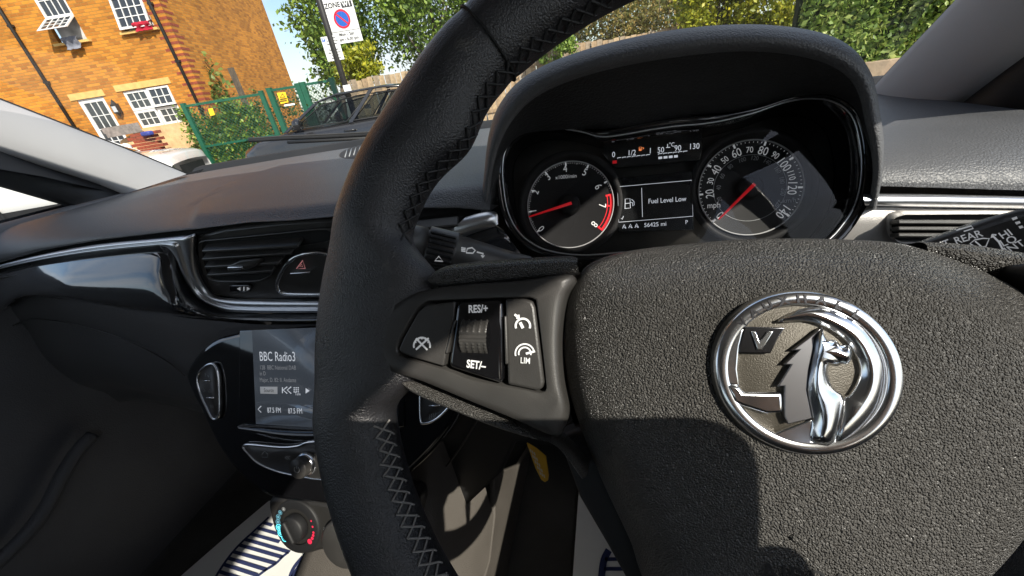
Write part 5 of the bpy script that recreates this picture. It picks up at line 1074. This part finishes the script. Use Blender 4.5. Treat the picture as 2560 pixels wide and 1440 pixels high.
suv, SP = vehicle('white_suv', 'white sport utility car parked nose toward the black hatchback', (-9.93, 5.68), 65, 2.25, .93,
    [(-2.2, .85, .80), (-2.1, .98, .90), (-1.2, 1.0, .93), (.0, 1.0, .93), (.5, 1.0, .93), (.7, .985, .92), (1.25, .95, .91), (1.6, .90, .87), (1.76, .84, .78), (1.82, .70, .72)], (1.01, .86),
    [(-.2, 1.50, .66), (-.6, 1.56, .70), (-1.3, 1.55, .69), (-1.9, 1.46, .64)], (.62, .62, .61), (-1.40, .98), .36,
    dict(ws=(.60, -.2, -1.9, -2.1), win=[(.03, .45, .35, -.55), (.5, .95, -.62, -1.6)], pil=[(.0, .5, .04), (.47, -.58, .04), (1., -1.9, .08)], hnd=(-.5, -1.3), lamp=[(1.78, .45, .60), (1.76, .45, .76), (1.64, .80, .81), (1.24, .912, .83), (1.40, .905, .68), (1.66, .80, .60)], grille=(1.825, .45, .42, .66), mir=1))
bt = MB()
for k, ch in enumerate('RANGE ROVER'):
    q = -.42+k*.084; bt.text(ch, SP(1.62-.05*q*q, -q, .925), -np.cross(hd(65), (0, 0, 1.))*-1*-1, hd(65)*-.8+np.array([0, 0, .3]), .075, 1.1)
bt.o('bonnet_lettering', m_void, suv)
hat, HP = vehicle('black_hatchback', 'black hatchback parked in front of the green gate', (-4.62, 6.98), -105, 2.0, .86,
    [(-2.0, .84, .74), (-1.9, .98, .82), (-1.0, 1.0, .86), (.2, .98, .86), (.75, .98, .86), (.95, .97, .85), (1.5, .90, .82), (1.8, .80, .76), (1.93, .68, .66), (1.97, .52, .6)], (.985, .80),
    [(.38, 1.33, .58), (.0, 1.40, .62), (-.8, 1.41, .62), (-1.5, 1.33, .57)], (.020, .020, .022), (-1.25, 1.22), .31,
    dict(ws=(1.0, .38, -1.5, -1.85), win=[(.03, .50, .82, -.12), (.56, .97, -.24, -1.45)], pil=[(.0, .95, .035), (.53, -.18, .035), (1., -1.62, .07)], hnd=(-.25, -1.15), lamp=[(1.93, .45, .55), (1.90, .45, .66), (1.75, .68, .70), (1.48, .80, .70), (1.6, .80, .60), (1.85, .65, .54)], grille=(1.98, .42, .42, .56)))
mo('parking_ticket', [HP(-.02, .705, 1.13), HP(-.15, .705, 1.13), HP(-.15, .690, 1.20), HP(-.02, .690, 1.20)], [(0, 1, 2, 3)], m_paper, hat, smooth=False)

# ---- green mesh fence and gates
m_grn = mat('green_powder_coat', (.012, .10, .055), .4, var=.12); m_wire = mat('green_wire', (.02, .12, .075), .5)
FD = 9.0
def fence_bay(name, pa, pb, label, cat, thick, rails, gate=False, d=FD):
    A, B = Dp(*pa, d), Dp(*pb, d); r_ = root(name, gpt(A), label, cat, 'green mesh fence along the yard')
    e = B-A; zt = (A[2]+B[2])/2; e[2] = 0; Ln = np.linalg.norm(e); e /= Ln; nrm = np.cross(e, (0, 0, 1.))
    for q in (A, B): MB().box((q[0], q[1], (zt+GZ(0, q[1]))/2), (thick, thick, (zt-GZ(0, q[1]))/2+.03), [e, nrm, (0, 0, 1)]).o('post', m_grn, r_, smooth=False)
    for z in rails: MB().box(((A+B)/2*np.array([1, 1, 0]))+np.array([0, 0, zt+z]), (Ln/2, .025, .025), [e, nrm, (0, 0, 1)]).o('rail', m_grn, r_, smooth=False)
    w = MB(); z0 = GZ(0, A[1])+.08; h = zt-z0; A0 = np.array([A[0], A[1], z0]); k = .085
    for sg in (1, -1):
        t0 = -h
        while t0 < Ln:
            a0 = max(0, t0); a1 = min(Ln, t0+h)
            za, zb = (a0-t0, a1-t0) if sg > 0 else (h-(a0-t0), h-(a1-t0)); w.tube([A0+e*a0+np.array([0, 0, za]), A0+e*a1+np.array([0, 0, zb])], .0048, 3, cap=False); t0 += k
    mw = w.o('wire_mesh', m_wire, r_); mw['kind'] = 'stuff'
    return r_, A, e, Ln, zt
f1 = fence_bay('mesh_fence', (458, 262), (652, 230), 'green mesh fence panel overgrown with ivy beside the house', 'fence', .045, (-.04, -.95))
f2 = fence_bay('mesh_gate', (672, 222), (745, 213), 'green mesh gate carrying a yellow warning sign', 'gate', .055, (-.03, -1.0))
f3 = fence_bay('mesh_gate', (757, 210), (828, 196), 'green mesh gate leaf next to the sign post', 'gate', .055, (-.03, -1.0))
m_ysig = mat('yellow_sign', (.85, .52, .01), .5)
def plate(name, pts, d, m, label, cat, par=None):
    Q = [Dp(*p, d) for p in pts]; o = MB().prism(Q, -FF*np.array([1, 1, 0])/np.linalg.norm(FF[:2]), .006).o(name, m, par, smooth=False)
    if label: tag(o, label, cat)
    return o
plate('fence_sign', [(520, 272), (531, 270), (537, 287), (526, 290)], FD-.05, m_ysig, 'plain yellow sign on the ivy covered fence panel', 'sign')
ws = plate('gate_sign', [(692, 232), (713, 230), (721, 255), (702, 260)], FD-.06, m_ysig, 'yellow warning sign with black triangle on the mesh gate', 'sign')
wl_ = MB(); nn_ = -FF
wl_.line([Dp(*p, FD-.075) for p in ((700, 243), (706, 234), (713, 242))], .018, nn_, True)
for y_ in (248, 253): wl_.line([Dp(700, y_, FD-.075), Dp(717, y_-2, FD-.075)], .02, nn_)
wl_.o('sign_print', m_void, ws)
plate('gate_label', [(710, 262), (736, 258), (737, 262), (711, 266)], FD-.06, m_paper, 'narrow white label strip below the yellow warning sign', 'sign')
pr = MB().box(Dp(606, 240, 9.6), (.05, .05, .62)).o('timber_post', m_bark, None, smooth=False); tag(pr, 'dark timber post standing behind the ivy covered mesh fence', 'post')
# ivy on the fence, climber by the house corner
def ivy(name, a, b, d, n, size, m, zlo, zhi, label, cat='ivy', th=.12):
    A, B = Dp(*a, d), Dp(*b, d); t = rng.uniform(0, 1, n)
    zz = rng.uniform(0, 1, n); dens = .5+.5*np.sin(t*9+2)+.35*np.sin(t*23); keep = zz < (.78+.3*dens/1.3)
    P = A+(B-A)*t[:, None]; P[:, 2] = zlo+(zhi-zlo)*zz; P += rng.normal(size=(n, 3))*np.array([.03, th, .03]); o = leafobj(name, P[keep], size, m, None); tag(o, label, cat); return o
ivy('ivy', (462, 300), (655, 280), FD+.40, 8500, .075, lf_green, -1.2, .60, 'green ivy climbing through the mesh fence panel')
ivy('ivy', (660, 300), (830, 280), FD+.5, 1500, .07, lf_dark, -1.2, .75, 'sparse ivy behind the green mesh gates')
stem = px([(545, 265), (520, 225), (480, 170), (452, 128)], Dp, 12.5, n=5); sr = root('climbing_plant', gpt(stem[0]), 'leafy climbing plant growing up the house corner', 'plant')
MB().tube([gpt(stem[0])]+stem, [.03]+[.022-.015*k/len(stem) for k in range(len(stem))], 6).o('stem', m_bark, sr)
pts = np.array([stem[rng.integers(0, len(stem))]+rng.normal(size=3)*np.array([.36, .1, .30]) for _ in range(900)]); leafobj('foliage', pts, .15, lf_dark, sr)
# ---- sign post
PD = 7.5; p0 = Dp(806, 20, PD); pb = Dp(872, 252, PD); pc = (p0+pb)/2
post = root('sign_post', gpt(pc), 'dark metal lamp column carrying parking zone signs', 'sign post')
MB().tube([gpt(pc), pc*np.array([1, 1, 0])+np.array([0, 0, 1.2]), pc*np.array([1, 1, 0])+np.array([0, 0, 5.0])], [.062, .058, .05], 14).o('pole', m_pipe, post)
m_sgnw = mat('sign_white', (.80, .80, .79), .45); m_sblu = mat('sign_blue', (.02, .12, .50), .45); m_sred = mat('sign_red', (.62, .02, .05), .45); m_sgry = mat('sign_dark', (.04, .04, .045), .5)
FH = FF*np.array([1, 1, 0]); FH /= np.linalg.norm(FH); RH = np.cross(FH, (0, 0, 1.)); UP = np.array([0, 0, 1.])
# signs turned a little toward the road
def sframe(c, w, h, name):
    n_ = -FH; c = np.asarray(c, float)
    o = MB().box(c, (w/2, .006, h/2), [RH, FH, UP]).o(name, m_sgnw, post, bevel=.012, smooth=False); return lambda u, v, k=0: c+RH*u*w/2+UP*v*h/2-FH*(.0068+k*.0008)
zc = (Dp(800, -12, PD)+Dp(868, -2, PD)+Dp(829, 92, PD)+Dp(897, 90, PD))/4-FH*.07+RH*.06-UP*.06; g1 = sframe(zc, .57, .78, 'zone_sign')
bl = MB(); bl.text('ZONE', g1(-.40, .60, 1), RH, UP, .115, .95, off=.003); bl.text('Mon - Sat', g1(0, -.62, 1), RH, UP, .075, 1., off=.002); bl.text('9 am - 6.30 pm', g1(0, -.83, 1), RH, UP, .075, .95, off=.002); bl.line([g1(-.98, -.48, 1), g1(.98, -.48, 1)], .008, -FH); bl.o('sign_lettering', m_sgry, post)
MB().add([g1(.20, .45, 1), g1(.92, .45, 1), g1(.92, .70, 1), g1(.20, .70, 1)], [(0, 1, 2, 3)]).o('zone_box', m_sgry, post, smooth=False)
q = MB(); q.text('W1', g1(.56, .58, 2), RH, UP, .105, 1., off=.003); q.o('zone_code', m_sgnw, post)
MB().disc(g1(0, .02, 1), RH, UP, .150, None, 48).o('prohibition_disc', m_sblu, post); q = MB(); q.disc(g1(0, .02, 2), RH, UP, .122, .158, 48); dd = (RH*.72-UP*.70); q.line([g1(0, .02, 2)-dd*.13, g1(0, .02, 2)+dd*.13], .030, -FH); q.o('prohibition_ring', m_sred, post)
pc2 = (Dp(806, 98, PD)+Dp(845, 91, PD)+Dp(822, 153, PD)+Dp(865, 146, PD))/4-FH*.07; g2 = sframe(pc2, .33, .41, 'permit_sign')
MB().add([g2(-.9, .62, 1), g2(-.55, .62, 1), g2(-.55, .92, 1), g2(-.9, .92, 1)], [(0, 1, 2, 3)]).o('parking_box', m_sblu, post, smooth=False)
q = MB(); q.text('P', g2(-.72, .77, 2), RH, UP, .06, 1., off=.002); q.o('parking_letter', m_sgnw, post)
q = MB()
for k, s in enumerate(('Mon - Sat', '9 am - 6.30 pm', 'Permit holders', 'or', 'Pay by phone', 'Max stay 4 hours', 'No return', 'within 1 hour')): q.text(s, g2(.10 if k > 1 else .25, .82-k*.23, 1), RH, UP, .038, .9, off=.0012)
q.o('sign_lettering', m_sgry, post)
st_ = Dp(873, 228, PD)-FH*.07; MB().box(st_+UP*.02, (.07, .004, .09), [RH, FH, UP]).o('post_sticker', m_sgnw, post, smooth=False); MB().box(st_-UP*.05-FH*.002, (.068, .004, .035), [RH, FH, UP]).o('sticker_band', mat('sticker_green', (.25, .55, .12), .5), post, smooth=False)
# ---- wooden fence
wfA = Dp(868, 200, 9.6); wfB = Dp(2080, 60, 9.6); wfz = .60; wr_ = root('wooden_fence', gpt((wfA+wfB)/2), 'weathered wooden plank fence under the trees', 'fence')
e = wfB-wfA; e[2] = 0; Lw = np.linalg.norm(e); e /= Lw; nW = np.cross(e, UP)
pm_ = [mat('fence_plank_%s' % k, c, .9, var=.28, vscale=14, bump=('n', 30, .006)) for k, c in (('pale', (.42, .31, .19)), ('mid', (.34, .24, .145)), ('grey', (.30, .235, .165)))]
me_ = []
for k in range(3):
    mb = MB().box((0, 0, -.92), (.066, .009, .92)); me = bpy.data.meshes.new('plank'); me.from_pydata(mb.v, [], mb.f); me.materials.append(pm_[k]); me_.append(me)
for k in range(int(Lw/.142)):
    p = wfA+e*k*.142; o = bpy.data.objects.new('plank', me_[rng.integers(0, 3)]); link(o, wr_); o.location = (p[0]+rng.normal()*.004, p[1]+rng.normal()*.012, wfz+rng.normal()*.018); o.rotation_euler = (rng.normal()*.006, rng.normal()*.008, math.atan2(e[1], e[0]))
for z in (.3, -.6): MB().box((wfA+wfB)/2*np.array([1, 1, 0])+np.array([0, 0, z])-nW*-.03, (Lw/2, .02, .04), [e, nW, UP]).o('fence_rail', pm_[1], wr_, smooth=False)
# ---- trees and shrubs
tree('broadleaf_tree', gpt(Dp(830, 250, 12.5)), Dp(838, 55, 12.5), 1.25, 2.0, 50, 7000, .13, lf_green, 'tall green broadleaf tree behind the zone sign', trunk=.10)
tree('broadleaf_tree', gpt(Dp(1060, 250, 12.5)), Dp(1080, 10, 12.5), 2.3, 2.3, 90, 15000, .12, lf_green, 'wide green tree rising over the plank fence beside the sign', trunk=.13)
tree('bush', gpt(Dp(900, 240, 11)), Dp(895, 165, 11), .75, .55, 26, 2600, .09, lf_yel, 'low yellow green bush at the foot of the sign post', 'bush', trunk=.03)
tree('broadleaf_tree', gpt(Dp(1300, 200, 13)), Dp(1290, 0, 13), 2.3, 2.2, 70, 9000, .11, lf_dark, 'dark green tree behind the top of the plank fence', trunk=.1)
tree('bush', gpt(Dp(1390, 160, 9.0)), Dp(1385, 112, 9.0), .55, .36, 22, 1900, .075, lf_green, 'small bright green bush leaning over the plank fence', 'bush', trunk=.025, limbs=3)
tree('shrub', gpt(Dp(1530, 140, 10.8)), Dp(1530, 30, 10.8), 1.35, 1.35, 60, 6500, .085, lf_mix, 'brownish shrub with bare pale twigs behind the plank fence', 'shrub', trunk=.05, bare=26)
tree('shrub', gpt(Dp(1690, 110, 11.3)), Dp(1690, 10, 11.3), 1.2, 1.5, 50, 6500, .085, lf_mix, 'olive brown shrub standing beside the yellow green bush', 'shrub', trunk=.05, bare=10)
tree('shrub', gpt(Dp(1790, 60, 9.0)), Dp(1800, -10, 9.0), 1.0, 1.0, 50, 6800, .085, lf_yel, 'bright yellow green shrub lit by the sun', 'shrub', trunk=.05)
tree('shrub', gpt(Dp(1930, 60, 8.8)), Dp(1930, 15, 8.8), .80, .85, 40, 5200, .085, lf_yel, 'yellow green shrub growing against the ivy hedge', 'shrub', trunk=.05)
tree('broadleaf_tree', gpt(Dp(1700, 60, 15)), Dp(1700, -120, 15), 4.2, 2.6, 90, 11000, .14, lf_dark, 'tall dark tree behind the shrubs', trunk=.15)
# ivy hedge on the right: leaves over a solid twiggy core
HDp = 6.6; hA, hB = Dp(1985, 120, HDp+.5), Dp(2700, 60, HDp-.6); hr = root('ivy_hedge', gpt((hA+hB)/2), 'dense ivy hedge above the sandy wall beside the driver side pillar', 'hedge')
e = hB-hA; e[2] = 0; Lh_ = np.linalg.norm(e); e /= Lh_; nh = np.cross(e, UP); n = 15000; t = rng.uniform(0, Lh_, n); z = rng.uniform(-.62, 2.2, n); bump_ = .10*np.sin(t*3.1+z*2)+.08*np.sin(t*7+1-z*5)
P = hA+e*t[:, None]; P[:, 2] = z; P += nh*(bump_+rng.normal(size=n)*.05)[:, None]; leafobj('foliage', P, .085, lf_ivy, hr, up=.15)
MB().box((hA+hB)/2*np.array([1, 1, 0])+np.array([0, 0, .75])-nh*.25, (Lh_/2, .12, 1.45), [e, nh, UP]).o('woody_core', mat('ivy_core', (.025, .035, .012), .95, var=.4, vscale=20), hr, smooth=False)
lw = MB().box((hA+hB)/2*np.array([1, 1, 0])+np.array([0, 0, -.95])+nh*.12, (Lh_/2+.5, .12, .36), [e, nh, UP]).o('low_wall', mat('sandy_wall', (.36, .27, .18), .9, var=.2, vscale=4, bump=('n', 14, .01)), None, bevel=.01); tag(lw, 'low sandy wall under the ivy hedge', 'wall')

# ---- the phone that takes the picture, just behind the lens
phm = mat('phone_body', (.03, .03, .035), .3, var=.05)
def ph(u, v, w): return RR*u+UU*v+FF*w
def rrect(u0, u1, v0, v1, r_, w):
    P = []
    for cu_, cv_, a0 in ((u1-r_, v1-r_, 0), (u0+r_, v1-r_, 90), (u0+r_, v0+r_, 180), (u1-r_, v0+r_, 270)):
        for k in range(7): q = math.radians(a0+15*k); P.append(ph(cu_+r_*math.cos(q), cv_+r_*math.sin(q), w))
    return P
phone = MB().prism(rrect(-.016, .124, -.066, .006, .016, -.0012), FF, .0078).o('smartphone', phm, None, bevel=.0015)
tag(phone, 'dark smartphone held up in front of the steering wheel', 'phone')
MB().prism(rrect(-.014, .122, -.064, .004, .009, -.0093), -FF, .0004).o('phone_screen', m_gloss, phone)

# hand holding the phone: one skinned surface, palm below the phone, fingers up its back, thumb on the screen side
hj = {'f2': (280, -300, -330), 'f1': (200, -220, -180), 'w': (140, -150, -72), 'p': (108, -104, -28),
      'i0': (74, -86, -8), 'i1': (67, -71, 13), 'i2': (62, -46, 17), 'i3': (60, -26, 14), 'm0': (90, -87, -6), 'm1': (86, -71, 15), 'm2': (83, -43, 18), 'm3': (80, -21, 14),
      'r0': (106, -87, -7), 'r1': (106, -71, 15), 'r2': (103, -47, 18), 'r3': (100, -27, 14), 'k0': (121, -88, -12), 'k1': (124, -73, 11), 'k2': (121, -53, 15), 'k3': (118, -38, 13),
      't0': (120, -92, -33), 't1': (114, -66, -28), 't2': (101, -45, -19)}
hr_ = {'f2': 42, 'f1': 34, 'w': 24, 'p': 20, 't0': 13, 't1': 10, 't2': 9}
he = [('f2', 'f1'), ('f1', 'w'), ('w', 'p'), ('p', 't0'), ('t0', 't1'), ('t1', 't2')]+[e_ for q in 'imrk' for e_ in (('p', q+'0'), (q+'0', q+'1'), (q+'1', q+'2'), (q+'2', q+'3'))]
kk = list(hj); hm = bpy.data.meshes.new('person'); hm.from_pydata([tuple(ph(*(v*.001 for v in hj[k]))) for k in kk], [(kk.index(x), kk.index(y)) for x, y in he], []); hm.materials.append(mat('skin', (.50, .30, .21), .5, var=.06))
ho = link(bpy.data.objects.new('person', hm)); ho.modifiers.new('skin', 'SKIN'); sv = hm.skin_vertices[0].data
for i, k in enumerate(kk):
    r_ = hr_.get(k, 9 if k[-1] != '3' else 7.5)*.001; sv[i].radius = (r_, r_)
    sv[i].use_root = k == 'w'
md = ho.modifiers.new('sub', 'SUBSURF'); md.levels = md.render_levels = 2
tag(ho, 'bare forearm and hand of the driver holding up the smartphone', 'person')
